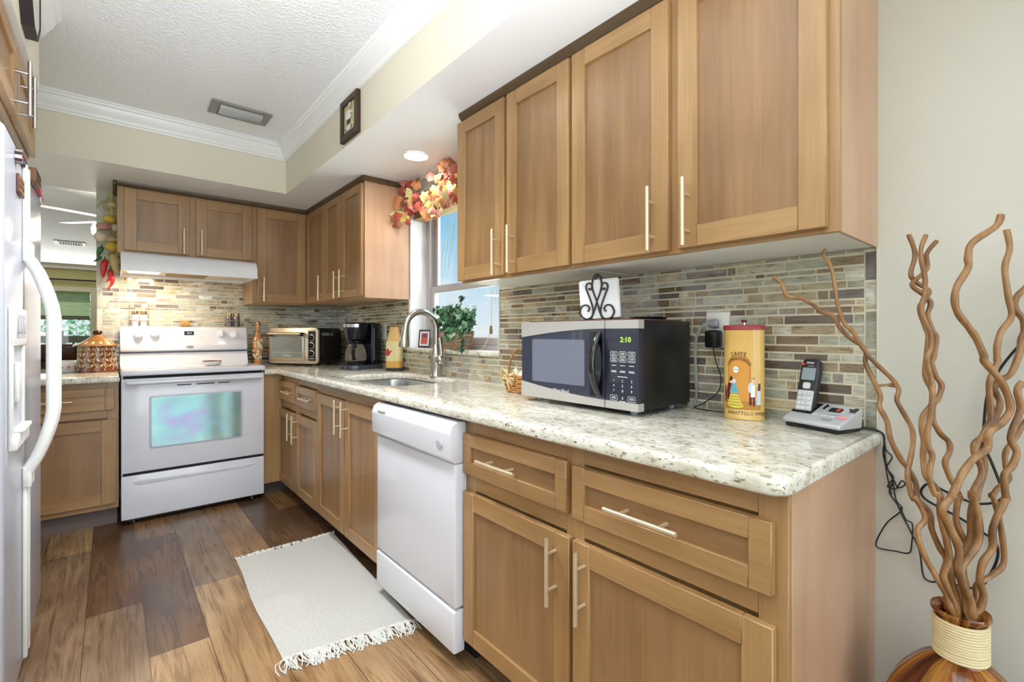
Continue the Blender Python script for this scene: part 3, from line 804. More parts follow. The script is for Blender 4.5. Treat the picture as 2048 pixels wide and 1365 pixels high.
c = thing('corner_filler', 'plain brown filler panel between the stove and the far base cabinet', 'cabinet panel', (-.64, 3.66, 0))
mb = MB(); mb.box((-.702, 3.645, .085), (FB-.001, 3.665, .849), .001); mb.build('panel', WZ, c)
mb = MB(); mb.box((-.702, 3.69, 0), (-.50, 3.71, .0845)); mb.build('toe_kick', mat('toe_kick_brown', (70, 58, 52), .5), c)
# peninsula left of the stove
c = thing('base_cabinet', 'brown base cabinet with one drawer under the pass-through, left of the stove', 'cabinet', (-1.85, 3.95, 0))
FY = 3.66
mb = MB(); mb.box((-2.2, FY+.018, .105), (-1.479, 4.27, .849), .001); mb.build('carcass', WZ, c)
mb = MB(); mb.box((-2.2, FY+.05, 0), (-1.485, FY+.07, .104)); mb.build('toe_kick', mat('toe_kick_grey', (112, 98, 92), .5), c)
faceframe(c, 'y', FY, [(-1.53, -1.478), (-2.2, -2.14)], [(-2.14, -1.53, .805, .849), (-2.14, -1.53, .64, .70), (-2.14, -1.53, .105, .145)], .105, .849)
d = shaker(c, 'drawer', 'y', FY, -2.13, -1.497, .69, .815, rail=.042); pull(d, 'y', FY, -1.77, .752, .18, False)
d = shaker(c, 'door', 'y', FY, -2.13, -1.490, .138, .632, rail=.066); pull(d, 'y', FY, -2.09, .53)

# ------------------------------------------------------------------ stone worktops
def offs(P, d):
    n = len(P); out = []
    for i in range(n):
        a, b, c_ = Vector(P[i-1]), Vector(P[i]), Vector(P[(i+1) % n])
        e1 = (b-a).normalized(); e2 = (c_-b).normalized()
        n1 = Vector((-e1.y, e1.x)); n2 = Vector((-e2.y, e2.x)); m = (n1+n2)
        m = m/max(.2, m.dot(n1)) if m.length > 1e-6 else n1
        out.append(b+m*d)
    return out
def arc(cx, cy, r, a0, a1, n=6):
    return [(cx+r*math.cos(math.radians(a0+(a1-a0)*i/n)), cy+r*math.sin(math.radians(a0+(a1-a0)*i/n))) for i in range(n+1)]
def slab(name, outer, holes, zt, zb, r=.012):
    bm = bmesh.new(); tops = []; bots = []
    for k, loop in enumerate([outer]+holes):
        sg = 1                                   # inward offset of the rounded arris (stone side)
        lp = loop if k == 0 else loop[::-1]
        rings = []
        for i in range(5):
            t = math.radians(90*i/4); rings.append((r*(1-math.sin(t)), zt-r*(1-math.cos(t))))
        for i in range(5):
            t = math.radians(90*i/4); rings.append((r*.7*(1-math.cos(t)), zb+r*.7*(1-math.sin(t))))
        VR = []
        for d_, z_ in rings:
            VR.append([bm.verts.new((p[0], p[1], z_)) for p in offs(lp, d_)])
        n = len(lp)
        for j in range(len(VR)-1):
            for i in range(n):
                f = bm.faces.new((VR[j][i], VR[j][(i+1) % n], VR[j+1][(i+1) % n], VR[j+1][i])); f.smooth = True
        tops.append(VR[0]); bots.append(VR[-1])
    for S in (tops, bots):
        E = []
        for ring in S:
            for i in range(len(ring)):
                e = bm.edges.get((ring[i], ring[(i+1) % len(ring)])) or bm.edges.new((ring[i], ring[(i+1) % len(ring)])); E.append(e)
        bmesh.ops.triangle_fill(bm, use_beauty=True, use_dissolve=False, edges=E)
    bmesh.ops.recalc_face_normals(bm, faces=list(bm.faces))
    mb = MB(); sm = [f.smooth for f in bm.faces]; mb.bmadd(bm); mb.sm = sm
    return mb.build(name, GRANITE)
XE = -.628
outer = [(XE+.04, .318), (.003, .318), (.003, YB-.003), (-.703, YB-.003), (-.703, 3.60), (XE, 3.60)]+arc(XE+.04, .318+.04, .04, 180, 270)[:-1]
SX, SY, SA, SB, SR = -.30, 2.42, .205, .345, .11
hole = arc(SX+SA-SR, SY+SB-SR, SR, 0, 90)+arc(SX-SA+SR, SY+SB-SR, SR, 90, 180)+arc(SX-SA+SR, SY-SB+SR, SR, 180, 270)+arc(SX+SA-SR, SY-SB+SR, SR, 270, 360)
ct = slab('countertop', outer, [hole], ZC, .850)
tag(ct, 'long speckled cream granite countertop with the sink cut-out along the window wall', 'countertop')
outer = [(-2.22, 3.61), (-1.474, 3.61), (-1.474, YB-.008), (-1.594, YB-.008), (-1.594, 4.66), (-2.22, 4.66)]
cp = slab('countertop', outer, [], ZC, .850)
tag(cp, 'short speckled cream granite countertop through the opening left of the stove', 'countertop')
mb = MB(); mb.box((-2.2, 4.5, 0), (-1.7, 4.53, .849)); pn = mb.build('panel', WZ, c)
# undermount sink
sk = thing('sink', 'stainless steel sink bowl set under the granite counter', 'sink', (SX, SY, .65))
mb = MB(); n = len(hole); V = []; F = []
lev = [(-.015, .849), (0.012, .849), (.014, .84), (.02, .68), (.05, .655), (.12, .650)]
for d_, z_ in lev: V += [(p[0], p[1], z_) for p in offs(hole, d_)]
for j in range(len(lev)-1):
    for i in range(n): F.append((j*n+i, j*n+(i+1) % n, (j+1)*n+(i+1) % n, (j+1)*n+i))
F.append(tuple((len(lev)-1)*n+i for i in range(n)))
mb.add(V, F, True); mb.build('bowl', STEEL, sk)
mb = MB(); mb.lathe([(.045, .651), (.043, .655), (.03, .652), (1e-5, .651)], (SX, SY, 0), 24); mb.build('drain', CHROME, sk)

# ------------------------------------------------------------------ faucet
fc = thing('kitchen_faucet', 'brushed nickel gooseneck faucet standing behind the sink', 'faucet', (-.07, 2.39, ZC))
fx, fy = -.07, 2.39
mb = MB(); mb.lathe([(.037, ZC), (.037, ZC+.006), (.033, ZC+.012), (.031, ZC+.05), (.035, ZC+.09), (.034, ZC+.125), (.025, ZC+.17), (.0185, ZC+.185)], (fx, fy, 0), 28); mb.build('body', NICKEL, fc)
mb = MB(); R0 = .098; zc_ = ZC+.275; P = [(fx, fy, ZC+.17), (fx, fy, ZC+.22)]
for i in range(15):
    a = math.radians(172*i/14); P.append((fx-R0+R0*math.cos(a), fy, zc_+R0*math.sin(a)))
mb.tube(P, .0175, 16); mb.build('gooseneck_spout', NICKEL, fc)
a = math.radians(172); e = Vector((fx-R0+R0*math.cos(a), fy, zc_+R0*math.sin(a))); dr = Vector((-.10, 0, -1)).normalized()
mb = MB(); mb.tube([e-dr*.004, e+dr*.02, e+dr*.035, e+dr*.075, e+dr*.105, e+dr*.115], [.0185, .0195, .021, .027, .030, .0285], 20)
h = mb.build('spray_head', NICKEL, fc)
mb = MB(); mb.tube([(fx, fy-.02, ZC+.10), (fx, fy-.055, ZC+.10)], [.022, .024], 18); mb.ell((fx, fy-.052, ZC+.10), (.030, .025, .030)); mb.tube(smoothline([(fx, fy-.056, ZC+.115), (fx+.002, fy-.052, ZC+.16), (fx+.004, fy-.036, ZC+.215), (fx+.004, fy-.034, ZC+.226)], 4), [.013]*4+[.012]*4+[.014]*4+[.010], 12)
mb.build('lever_handle', NICKEL, fc)

# ------------------------------------------------------------------ dishwasher
dw = thing('dishwasher', 'white built-in dishwasher between the brown base cabinets', 'dishwasher', (-.3, 1.635, 0))
D0, D1 = 1.349, 1.960
mb = MB(); mb.box((-.585, D0, .09), (-.03, D1, .83), .004); mb.build('tub_body', WHITE, dw)
mb = MB(); mb.box((-.628, D0-.006, .205), (-.586, D1-.004, .694), .006, 3); mb.build('door', WHITE, dw)
mb = MB(); mb.prism([(-.586, .696), (-.628, .696), (-.648, .712), (-.650, .80), (-.640, .826), (-.62, .838), (-.586, .838)], 1, D0-.007, D1+.004, bev=.004); cpn = mb.build('control_panel', WHITE, dw)
MARK = mat('faint_print', (206, 206, 208), .4)
mb = MB()
for i in range(5):
    for j in range(3): mb.box((-.6497, D1-.07-i*.028, .735+j*.014), (-.6503+.0002, D1-.082-i*.028, .738+j*.014))
mb.build('button_marks', MARK, cpn)
mb = MB(); mb.box((-.645, D1-.06, .806), (-.653, D1-.125, .814), .002); mb.build('latch', mat('latch_grey', (168, 166, 160), .4), cpn)
mb = MB(); q = Vector((-.651, D0+.058, .757)); mb.lathe([(1e-5, .003), (.016, .002), (.018, 0)], (0, 0, 0), 28); mb.v = [Vector((q.x-p.z, q.y+p.x*1.15, q.z+p.y*.8)) for p in mb.v]; mb.build('badge', mat('badge_grey', (186, 188, 196), .3), cpn)
mb = MB(); mb.box((-.632, D0-.006, .052), (-.586, D1-.004, .197), .007, 3); mb.build('kick_plate', WHITE, dw)
mb = MB(); mb.box((-.54, D0, .0), (-.52, D1-.01, .051)); mb.build('toe_kick', DARK, dw)

# ------------------------------------------------------------------ range
st = thing('range', 'white freestanding electric range under the hood', 'stove', (-1.088, 3.92, 0))
X0, X1, YS = -1.468, -.708, 3.594
mb = MB(); mb.box((X0, YS+.03, .03), (X1, 4.255, .884), .003); mb.build('body', WHITE, st)
mb = MB()
for x in (X0+.06, X1-.06): mb.tube([(x, YS+.07, 0), (x, YS+.07, .032)], [.024, .018], 12)
mb.box((X0+.02, YS+.05, .012), (X1-.02, YS+.06, .03)); mb.build('levelling_feet', BLACKPL, st)
mb = MB(); mb.box((X0, YS, .034), (X1, YS+.028, .292), .006, 3); dr_ = mb.build('storage_drawer', WHITE, st)
mb = MB(); mb.prism([(X0+.06, .262), (X1-.07, .262), (X1-.06, .250), (X1-.09, .236), (X0+.08, .232), (X0+.055, .25)], 1, YS-.003, YS+.004, bev=.0025); mb.build('grip', WHITE, dr_)
mb = MB(); mb.box((X0, YS, .308), (X1, YS+.028, .866), .006, 3); od = mb.build('oven_door', WHITE, st)
def rrect(x0, x1, z0, z1, r, n=5):
    return arc(x1-r, z1-r, r, 0, 90, n)+arc(x0+r, z1-r, r, 90, 180, n)+arc(x0+r, z0+r, r, 180, 270, n)+arc(x1-r, z0+r, r, 270, 360, n)
mb = MB(); mb.prism(rrect(-1.338, -.838, .440, .758, .016), 1, YS-.003, YS+.01, bev=.002); mb.build('window_trim', mat('oven_trim', (198, 200, 210), .3), od)
mb = MB(); mb.prism(rrect(-1.326, -.850, .450, .748, .012), 1, YS-.0045, YS+.01)
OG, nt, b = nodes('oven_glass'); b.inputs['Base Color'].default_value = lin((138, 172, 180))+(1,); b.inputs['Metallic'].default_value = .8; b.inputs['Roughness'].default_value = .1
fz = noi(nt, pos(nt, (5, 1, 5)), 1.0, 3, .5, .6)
nt.links.new(ramp(nt, fz, ((.3, (176, 172, 206)), (.5, (160, 204, 206)), (.7, (186, 222, 212)))), b.inputs['Base Color'])  # teal and violet reflection of windows painted into the glass colour
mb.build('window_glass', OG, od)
mb = MB(); mb.box((X0+.02, YS-.045, .832), (X1-.02, YS-.018, .856), .009, 4); mb.box((X0+.02, YS-.03, .834), (X0+.05, YS+.004, .854), .006, 2); mb.box((X1-.05, YS-.03, .834), (X1-.02, YS+.004, .854), .006, 2); mb.build('door_handle', WHITE, od)
mb = MB()
for a, b_ in ((-1.20, -1.125), (-1.10, -1.0), (-.98, -.915)): mb.box((a, YS-.0008, .812), (b_, YS+.003, .818))
mb.build('vent_slots', DARK, od)
mb = MB(); mb.box((X0-.002, YS-.022, .884), (X1+.002, 4.14, .916), .009, 4); mb.build('cooktop', WHITE, st)
mb = MB(); mb.box((X0+.01, YS+.006, .868), (X1-.01, YS+.03, .8838)); mb.build('upper_gap_shade', DARK, st)  # dark box stands in for the shade under the cooktop lip
mb = MB(); mb.box((X0+.008, YS+.006, .293), (X1-.008, YS+.03, .3075)); mb.build('lower_gap_shade', DARK, st)  # dark box stands in for the shade between door and drawer
mb = MB(); mb.prism([(4.255, .90), (4.10, .90), (4.108, .93), (4.135, .998), (4.255, .998)], 0, X0, X1); mb.build('lower_backguard', WHITE, st)
mb = MB(); mb.box((X0+.004, 4.14, .997), (X1-.004, 4.255, 1.012)); mb.build('backguard_gap', mat('gap_grey', (96, 98, 116), .5), st)
mb = MB(); mb.prism([(4.255, 1.011), (4.13, 1.011), (4.118, 1.02), (4.122, 1.05), (4.155, 1.168), (4.17, 1.182), (4.255, 1.182)], 0, X0, X1, bev=.004, seg=3); bg = mb.build('control_panel', WHITE, st)
slope = math.atan2(.033, .118); nrm = Vector((0, -math.cos(slope), math.sin(slope)))
def panel_pt(u, v):
    d = ray(u, v); o = Vector((CAMX, 0, CAMH)); p0 = Vector((0, 4.122, 1.05))
    return o+d*((p0-o).dot(nrm)/d.dot(nrm))
upv = Vector((0, math.sin(slope), math.cos(slope)))
for u, v in ((276.5, 670), (309, 668), (442.6, 669), (469.5, 670.5)):
    p = panel_pt(u, v); mb = MB()
    mb.lathe([(.030, 0), (.030, .004), (.026, .006), (.0245, .022), (.022, .026), (1e-5, .026)], (0, 0, 0), 28)
    M_ = Matrix(((1, 0, 0), (0, upv.y, upv.z), (0, 0, 0))); 
    mb.box((-.005, -.024, .02), (.005, .024, .036), .003, 2)
    mb.v = [p+Vector((1, 0, 0))*q.x+upv*q.y+nrm*q.z for q in mb.v]
    mb.build('knob', WHITE, bg)
def panel_quad(mb, u0, v0, u1, v1, h=.0015):
    a = panel_pt(u0, v1); b_ = panel_pt(u1, v0); x0, x1 = a.x, b_.x; t0 = (a-Vector((a.x, 4.122, 1.05))).dot(upv); t1 = (b_-Vector((b_.x, 4.122, 1.05))).dot(upv)
    V = [Vector((x, 4.122, 1.05))+upv*t+nrm*k for k in (-.001, h) for x, t in ((x0, t0), (x1, t0), (x1, t1), (x0, t1))]
    mb.add(V, [(4, 5, 6, 7), (0, 1, 5, 4), (1, 2, 6, 5), (2, 3, 7, 6), (3, 0, 4, 7)])
mb = MB(); panel_quad(mb, 368.5, 663, 387.5, 670.8); disp = mb.build('clock_display', BLACKG, bg)
mb = MB(); pc = panel_pt(379, 666.9); put_text(mb, '2:11', .017, lambda x, y: pc+Vector((x, 0, 0))+upv*y+nrm*.002); mb.build('digits', mat('display_digits', (190, 225, 240), .5, emit=.8), disp)
mb = MB()
for u in (352, 358, 393, 399, 404):
    for v in (664, 669, 674): panel_quad(mb, u, v, u+3.2, v+1.0, .0006)
for i in range(9): panel_quad(mb, 354+i*6, 676, 357+i*6, 677, .0006)
mb.build('button_marks', mat('faint_print_grey', (196, 194, 190), .4), bg)
mb = MB(); p = panel_pt(379.5, 694.2); mb.ell((0, 0, 0), (.024, .0095, .002), 28, 8); mb.v = [p+Vector((1, 0, 0))*q.x+upv*q.y+nrm*(q.z+.001) for q in mb.v]; mb.build('badge', ALU, bg)

# ------------------------------------------------------------------ range hood
rh = thing('range_hood', 'white range hood with a curved front under the low cabinet', 'range hood', (-1.085, 4.0, 1.53))
prof = [(YB-.001, 1.654), (3.875, 1.654), (3.855, 1.650), (3.832, 1.630), (3.814, 1.595), (3.806, 1.555), (3.805, 1.530), (3.818, 1.530), (3.818, 1.566), (YB-.02, 1.566), (YB-.02, 1.530), (YB-.001, 1.530)]
mb = MB(); mb.prism(prof, 0, -1.467, -.704); mb.box((-1.467, 3.81, 1.531), (-1.457, YB-.001, 1.6)); mb.box((-.714, 3.81, 1.531), (-.704, YB-.001, 1.6)); mb.build('shell', mat('hood_white', (242, 243, 249), .2, coat=.4), rh)
mb = MB(); mb.box((-1.455, 3.83, 1.552), (-.716, YB-.03, 1.5655)); mb.build('underside_pan', mat('hood_pan', (232, 222, 196), .35), rh)
FILT, nt, b = nodes('hood_filter_mesh'); b.inputs['Metallic'].default_value = .6; b.inputs['Roughness'].default_value = .5; b.inputs['Base Color'].default_value = lin((150, 124, 84))+(1,); bumpn(nt, b, noi(nt, pos(nt, (1, 1, 1)), 300, 1), .6, .003)
mb = MB(); mb.box((-1.22, 3.86, 1.540), (-.985, 4.16, 1.5515), .003); mb.build('grease_filter', FILT, rh)
mb = MB(); mb.box((-1.43, 3.9, 1.542), (-1.26, 4.08, 1.5515), .004); mb.build('lamp_lens', mat('hood_lens', (255, 226, 176), .4, emit=3.5), rh)
hl = bpy.data.lights.new('hood_lamp', 'AREA'); hl.shape = 'RECTANGLE'; hl.size = .15; hl.size_y = .15; hl.energy = 6; hl.color = (1, .80, .58); ho = bpy.data.objects.new('hood_lamp', hl); COL.objects.link(ho); ho.location = (-1.345, 3.99, 1.538)

# ------------------------------------------------------------------ refrigerator
rf = thing('refrigerator', 'white side-by-side refrigerator at the left edge', 'refrigerator', (-2.1, 2.34, 0))
RY0, RY1, RM, RX = 1.885, 2.80, 2.283, -1.737
mb = MB(); mb.box((-2.50, RY0, .03), (RX-.075, RY1, 1.70), .006, 2); mb.box((-2.4, RY0+.05, 0), (RX-.12, RY1-.05, .035)); mb.build('cabinet_body', WHITEF, rf)
def fdoor(nm, a, b_):
    mb = MB(); mb.prism([(RX-.07, a), (RX-.012, a), (RX-.003, a+.006), (RX, a+.018), (RX, b_-.018), (RX-.003, b_-.006), (RX-.012, b_), (RX-.07, b_)], 2, .05, 1.715, bev=.002)
    return mb.build(nm, WHITEF, rf)
dl = fdoor('freezer_door', RY0, RM-.004); dr2 = fdoor('fridge_door', RM+.004, RY1)
mb = MB(); mb.box((RX-.09, RY0+.03, 1.7155), (RX-.01, RY0+.11, 1.732), .006, 2); mb.box((RX-.09, RY1-.11, 1.7155), (RX-.01, RY1-.03, 1.732), .006, 2); mb.build('hinge_cover', WHITEPL, rf)
def fhandle(parent, y, sgn, ztop, zbot, out):
    mb = MB()
    # full height trim strip
    mb.box((RX, y-.012, .06), (RX+.012, y+.012, zbot-.07), .004, 2); mb.box((RX, y-.012, ztop+.07), (RX+.012, y+.012, 1.70), .004, 2)
    mb.box((RX, y-.016, zbot-.075), (RX+.022, y+.016, zbot-.005), .005, 2)
    mb.box((RX, y-.016, ztop+.005), (RX+.022, y+.016, ztop+.075), .005, 2)
    P = []; n = 18
    for i in range(n+1):
        t = i/n; z_ = zbot-.02+(ztop-zbot+.04)*t
        P.append((RX+.012+out*min(1, 1.28*math.sin(math.pi*t)**.75), y, z_))
    mb.tube(P, .017, 12, flat=1.0)
    return mb.build('handle', WHITEPL, parent)
fhandle(dr2, RM+.03, 1, 1.37, .70, .062)
fhandle(dl, RM-.03, -1, 1.37, .70, .060)
# dispenser in the freezer door
mb = MB(); y0, y1 = 1.955, 2.215
mb.box((RX, y0, .80), (RX+.010, y0+.03, 1.215), .004, 2); mb.box((RX, y1-.03, .80), (RX+.010, y1, 1.215), .004, 2); mb.box((RX, y0, 1.10), (RX+.014, y1, 1.215), .006, 2); mb.box((RX, y0, .80), (RX+.02, y1, .845), .006, 2)
dp = mb.build('dispenser_frame', WHITEPL, dl)
mb = MB(); mb.box((RX+.0005, y0+.03, .845), (RX+.002, y1-.03, 1.10)); mb.build('dispenser_recess', mat('recess_grey', (196, 198, 206), .4), dp)
mb = MB(); mb.box((RX+.0135, y0+.04, 1.125), (RX+.0155, y1-.04, 1.195), .001)
for i in range(3): mb.box((RX+.015, y0+.055+i*.055, 1.14), (RX+.018, y0+.09+i*.055, 1.18), .001)
mb.build('control_buttons', mat('grey_buttons', (186, 188, 196), .35), dp)
mb = MB(); mb.box((RX+.002, y0+.1, .93), (RX+.012, y0+.16, 1.05), .003, 2); mb.box((RX+.003, y0+.05, .845), (RX+.03, y1-.05, .858), .003); mb.build('paddle', WHITEPL, dp)
# ------------------------------------------------------------------ things on the worktops
# microwave: local x = left to right on its face, y = depth, z = up
MWW, MWD, MWH = .522, .30, .273
mw = thing('microwave', 'black and silver microwave oven on the granite counter', 'microwave', (-.322, 1.352, .905), -math.pi/2)
def L(mb, name, mats, parent): return mb.build(name, mats, parent, world=False)
mb = MB(); mb.box((.003, .028, 0), (MWW-.003, MWD, MWH), .004, 2); body = L(mb, 'body', mat('microwave_black', (22, 22, 24), .3, bump=(300, .08, .001)), mw)
def ztop(x): return MWH-(.055-.030*math.sin(min(1, x/.40)*math.pi/2))
def zbot(x): return .055-.032*math.sin(min(1, x/.40)*math.pi/2)
SILV = mat('microwave_silver', (206, 203, 198), .34, .55)
def band(mb, x0, x1, f0, f1, y, n=16):
    V = []; 
    for i in range(n+1):
        x = x0+(x1-x0)*i/n; V += [(x, y, f0(x)), (x, y, f1(x)), (x, .03, f0(x)), (x, .03, f1(x))]
    F = []
    for i in range(n):
        a = 4*i; F += [(a, a+4, a+5, a+1), (a+1, a+5, a+7, a+3), (a, a+2, a+6, a+4)]
    F += [(0, 1, 3, 2), (4*n, 4*n+2, 4*n+3, 4*n+1)]
    mb.add(V, F)
XD = .397
mb = MB(); band(mb, 0, XD-.001, ztop, lambda x: MWH+.001, 0); dr = L(mb, 'door', SILV, mw)
mb = MB(); band(mb, 0, XD-.001, lambda x: -.001, zbot, 0); L(mb, 'lower_trim', SILV, dr)
mb = MB(); band(mb, 0, XD-.001, zbot, ztop, .0025); L(mb, 'dark_door_glass', mat('microwave_glass', (52, 56, 70), .08, coat=.6), dr)
mb = MB(); mb.prism(rrect(.058, .312, .058, .212, .008), 1, .0018, .01); L(mb, 'window', mat('microwave_window', (112, 116, 132), .12, coat=.5), dr)
P = []
for i in range(13):
    t = i/12; P.append((.375-.002*math.sin(math.pi*t), .002-.038*math.sin(math.pi*t)**.8, .035+.20*t))
mb = MB(); mb.tube(P, [.010]+[.012]*11+[.010], 12, flat=.8); mb.box((.338, -.002, .03), (.392, .0022, .24), .001); L(mb, 'door_handle', BLACKG, dr)
mb = MB(); put_text(mb, 'West Bend', .0165, lambda x, y: (.205+x, .0012, .034+y)); L(mb, 'brand_lettering', mat('white_print', (235, 235, 235), .5), dr)
mb = MB(); band(mb, XD+.002, MWW, ztop, lambda x: MWH+.001, .001); cp_ = L(mb, 'control_panel', SILV, mw)
mb = MB(); band(mb, XD+.002, MWW, lambda x: -.001, zbot, .001); L(mb, 'lower_trim', SILV, cp_)
mb = MB(); band(mb, XD+.002, MWW, zbot, ztop, .003); kp = L(mb, 'keypad_face', mat('keypad_face', (40, 44, 58), .1, coat=.5), cp_)
mb = MB(); put_text(mb, '2:10', .022, lambda x, y: (XD+.078+x, .0022, .213+y), 1.05); L(mb, 'clock_digits', mat('green_digits', (170, 255, 70), .5, emit=1.6), kp)
WP = mat('white_print', (235, 235, 235), .5)
mb = MB()
def outline(mb, x0, x1, z0, z1, w=.0011):
    A = rrect(x0, x1, z0, z1, .004, 3); B = rrect(x0+w, x1-w, z0+w, z1-w, .003, 3); n = len(A)
    mb.add([(p[0], .0022, p[1]) for p in A]+[(p[0], .0022, p[1]) for p in B], [(i, (i+1) % n, n+(i+1) % n, n+i) for i in range(n)])
cx = [XD+.034, XD+.067, XD+.100]
for r_, z_ in ((0, .170), (1, .152)):
    for x in cx:
        outline(mb, x-.0135, x+.0135, z_-.0075, z_+.0075)
        for dz in ((-.002, .002) if x == cx[1] else (-.0025, .0025)): mb.box((x-.008, .0021, z_+dz-.0008), (x+.008, .0024, z_+dz+.0008))
for x in cx: mb.box((x-.009, .0021, .133), (x+.009, .0024, .1348))
for x in cx:
    for z_ in (.1165, .113): mb.box((x-.010, .0021, z_), (x+.010, .0024, z_+.0016))
mb.box((cx[1]-.018, .0021, .0985), (cx[1]+.018, .0024, .1005))
for k, d in enumerate('123456789'):
    put_text(mb, d, .0115, lambda x, y, k=k: (cx[k % 3]+x, .0022, .087-.0155*(k//3)+y))
put_text(mb, '0', .0115, lambda x, y: (cx[1]+x, .0022, .034+y))
for x in (cx[0], cx[2]):
    outline(mb, x-.014, x+.014, .0255, .0425); mb.box((x-.008, .0021, .0355), (x+.008, .0024, .037)); mb.box((x-.008, .0021, .0315), (x+.008, .0024, .033))
mb.box((cx[1]-.012, .0021, .0235), (cx[1]+.012, .0024, .0252))
L(mb, 'key_markings', WP, kp)
mb = MB()
for x, y in ((.05, .05), (MWW-.05, .05), (.05, .26), (MWW-.05, .26)): mb.tube([(x, y, -.0185), (x, y, .001)], [.010, .012], 12)
L(mb, 'feet', mat('clear_feet', (176, 180, 190), .3), mw)
# mat and dish on the microwave
zt_ = .905+MWH+.001
pm = MB(); pm.box((-.305, .86, zt_), (-.03, 1.325, zt_+.004), .0015); tag(pm.build('placemat', mat('brown_weave', (112, 74, 54), .8, bump=(400, .5, .001))), 'thin brown woven mat on top of the microwave', 'mat')
mb = MB(); mb.lathe([(1e-5, 0), (.055, 0), (.062, .008), (.058, .010), (.05, .004), (1e-5, .003)], (-.12, .93, zt_+.0045), 28); tag(mb.build('small_dish', BLACKG), 'small black dish lying on the brown mat over the microwave', 'dish')
# napkin holder: local x along its face
nh = thing('napkin_holder', 'dark scrolled iron napkin holder on top of the microwave', 'napkin holder', (-.235, 1.055, zt_+.0045), -math.radians(60)); nh.scale = (1.25, 1, 1)
def scroll(sgn):
    P = []
    # big lower ring ending in a hook, up the crossing stem, to the small upper curl
    for i in range(15):
        a = math.radians(-150+ (i*27)); P.append((sgn*(.033+.020*math.cos(math.pi-a)), .0, .026+.0215*math.sin(a)))
    return P
def ln(mb, pts, r=.0026): mb.tube(smoothline([(p[0], p[2] if len(p) > 2 else 0, p[1]) for p in pts], 5), r, 8)
for yy, nm in ((-.014, 'front_scroll'), (.024, 'back_scroll')):
    mb = MB(); mb.T = Matrix.Translation((0, yy, 0))
    for s in (-1, 1):
        ln(mb, [(s*.0, .158), (s*.009, .145), (s*.013, .122), (s*.010, .098), (s*.002, .07), (-s*.003, .05), (-s*.008, .028), (-s*.016, .004)])
        ln(mb, [(s*.020, .108), (s*.017, .101), (s*.023, .098), (s*.028, .106), (s*.027, .118), (s*.034, .128)] if 0 else [(s*.022, .110), (s*.0195, .104), (s*.0145, .107), (s*.0135, .118), (s*.0195, .1265), (s*.028, .122), (s*.029, .108), (s*.022, .085), (s*.013, .052), (s*.010, .030), (s*.014, .012), (s*.026, .003), (s*.040, .010), (s*.0465, .028), (s*.040, .048), (s*.027, .051), (s*.020, .040), (s*.025, .029)])
    L(mb, nm, IRON, nh)
mb = MB()
for x in (-.016, .016): mb.tube([(x, -.014, .003), (x, .024, .003)], .0026, 8)
L(mb, 'base_bars', IRON, nh)
np_ = thing('paper_napkins', 'stack of white paper napkins held in the iron holder', 'napkins', (-.235, 1.055, zt_+.0045), -math.radians(60))
mb = MB(); rn = random.Random(5)
for i in range(14):
    y = -.009+i*.0021; dx = rn.uniform(-.002, .002)
    mb.T = Matrix.Translation((.012+dx, y, .006+.004*(i % 2)))@Matrix.Rotation(math.radians(-4+rn.uniform(-.8, .8)), 4, 'Y')
    mb.box((-.066, 0, 0), (.064, .0017, .128+rn.uniform(-.002, .002)), .0006)
L(mb, 'napkin_stack', mat('napkin_white', (244, 244, 246), .8), np_)

# outlet by the microwave
ol = thing('wall_outlet', 'white two-socket wall outlet plate on the tiles by the yellow tin', 'outlet', (-.007, .744, 1.149))
mb = MB(); mb.box((-.0125, .706, 1.092), (-.0062, .782, 1.206), .003, 2); mb.build('cover_plate', WHITEPL, ol)
mb = MB(); mb.box((-.0145, .727, 1.155), (-.012, .761, 1.188), .004, 2); mb.box((-.0145, .727, 1.108), (-.012, .761, 1.141), .004, 2); mb.build('sockets', mat('socket_white', (226, 226, 220), .35), ol)
pg = thing('power_plug', 'grey plug and cord in the upper socket of the outlet by the tin', 'plug', (-.03, .75, 1.17))
mb = MB(); mb.box((-.034, .733, 1.156), (-.015, .769, 1.184), .008, 3); mb.build('plug_body', GREYPL, pg)
mb = MB(); mb.tube(smoothline([(-.032, .755, 1.17), (-.042, .775, 1.165), (-.038, .800, 1.13), (-.025, .812, 1.06), (-.018, .814, .98), (-.012, .816, .93), (-.012, .825, .895)], 6), .0045, 8, flat=1); mb.build('cord', GREYPL, pg)
ad = thing('power_adapter', 'black power adapter in the lower socket of the outlet by the tin', 'adapter', (-.04, .744, 1.115))
mb = MB(); mb.box((-.055, .722, 1.092), (-.0147, .767, 1.148), .008, 3); mb.build('adapter_body', BLACKPL, ad)
mb = MB(); mb.tube(smoothline([(-.04, .744, 1.093), (-.035, .738, 1.05), (-.03, .724, 1.0), (-.025, .735, .95), (-.02, .79, .905), (-.02, .82, .8905), (-.04, .77, .8895), (-.03, .70, .8895), (-.02, .66, .8895)], 6), .0018, 6); mb.build('cord', CORD, ad)

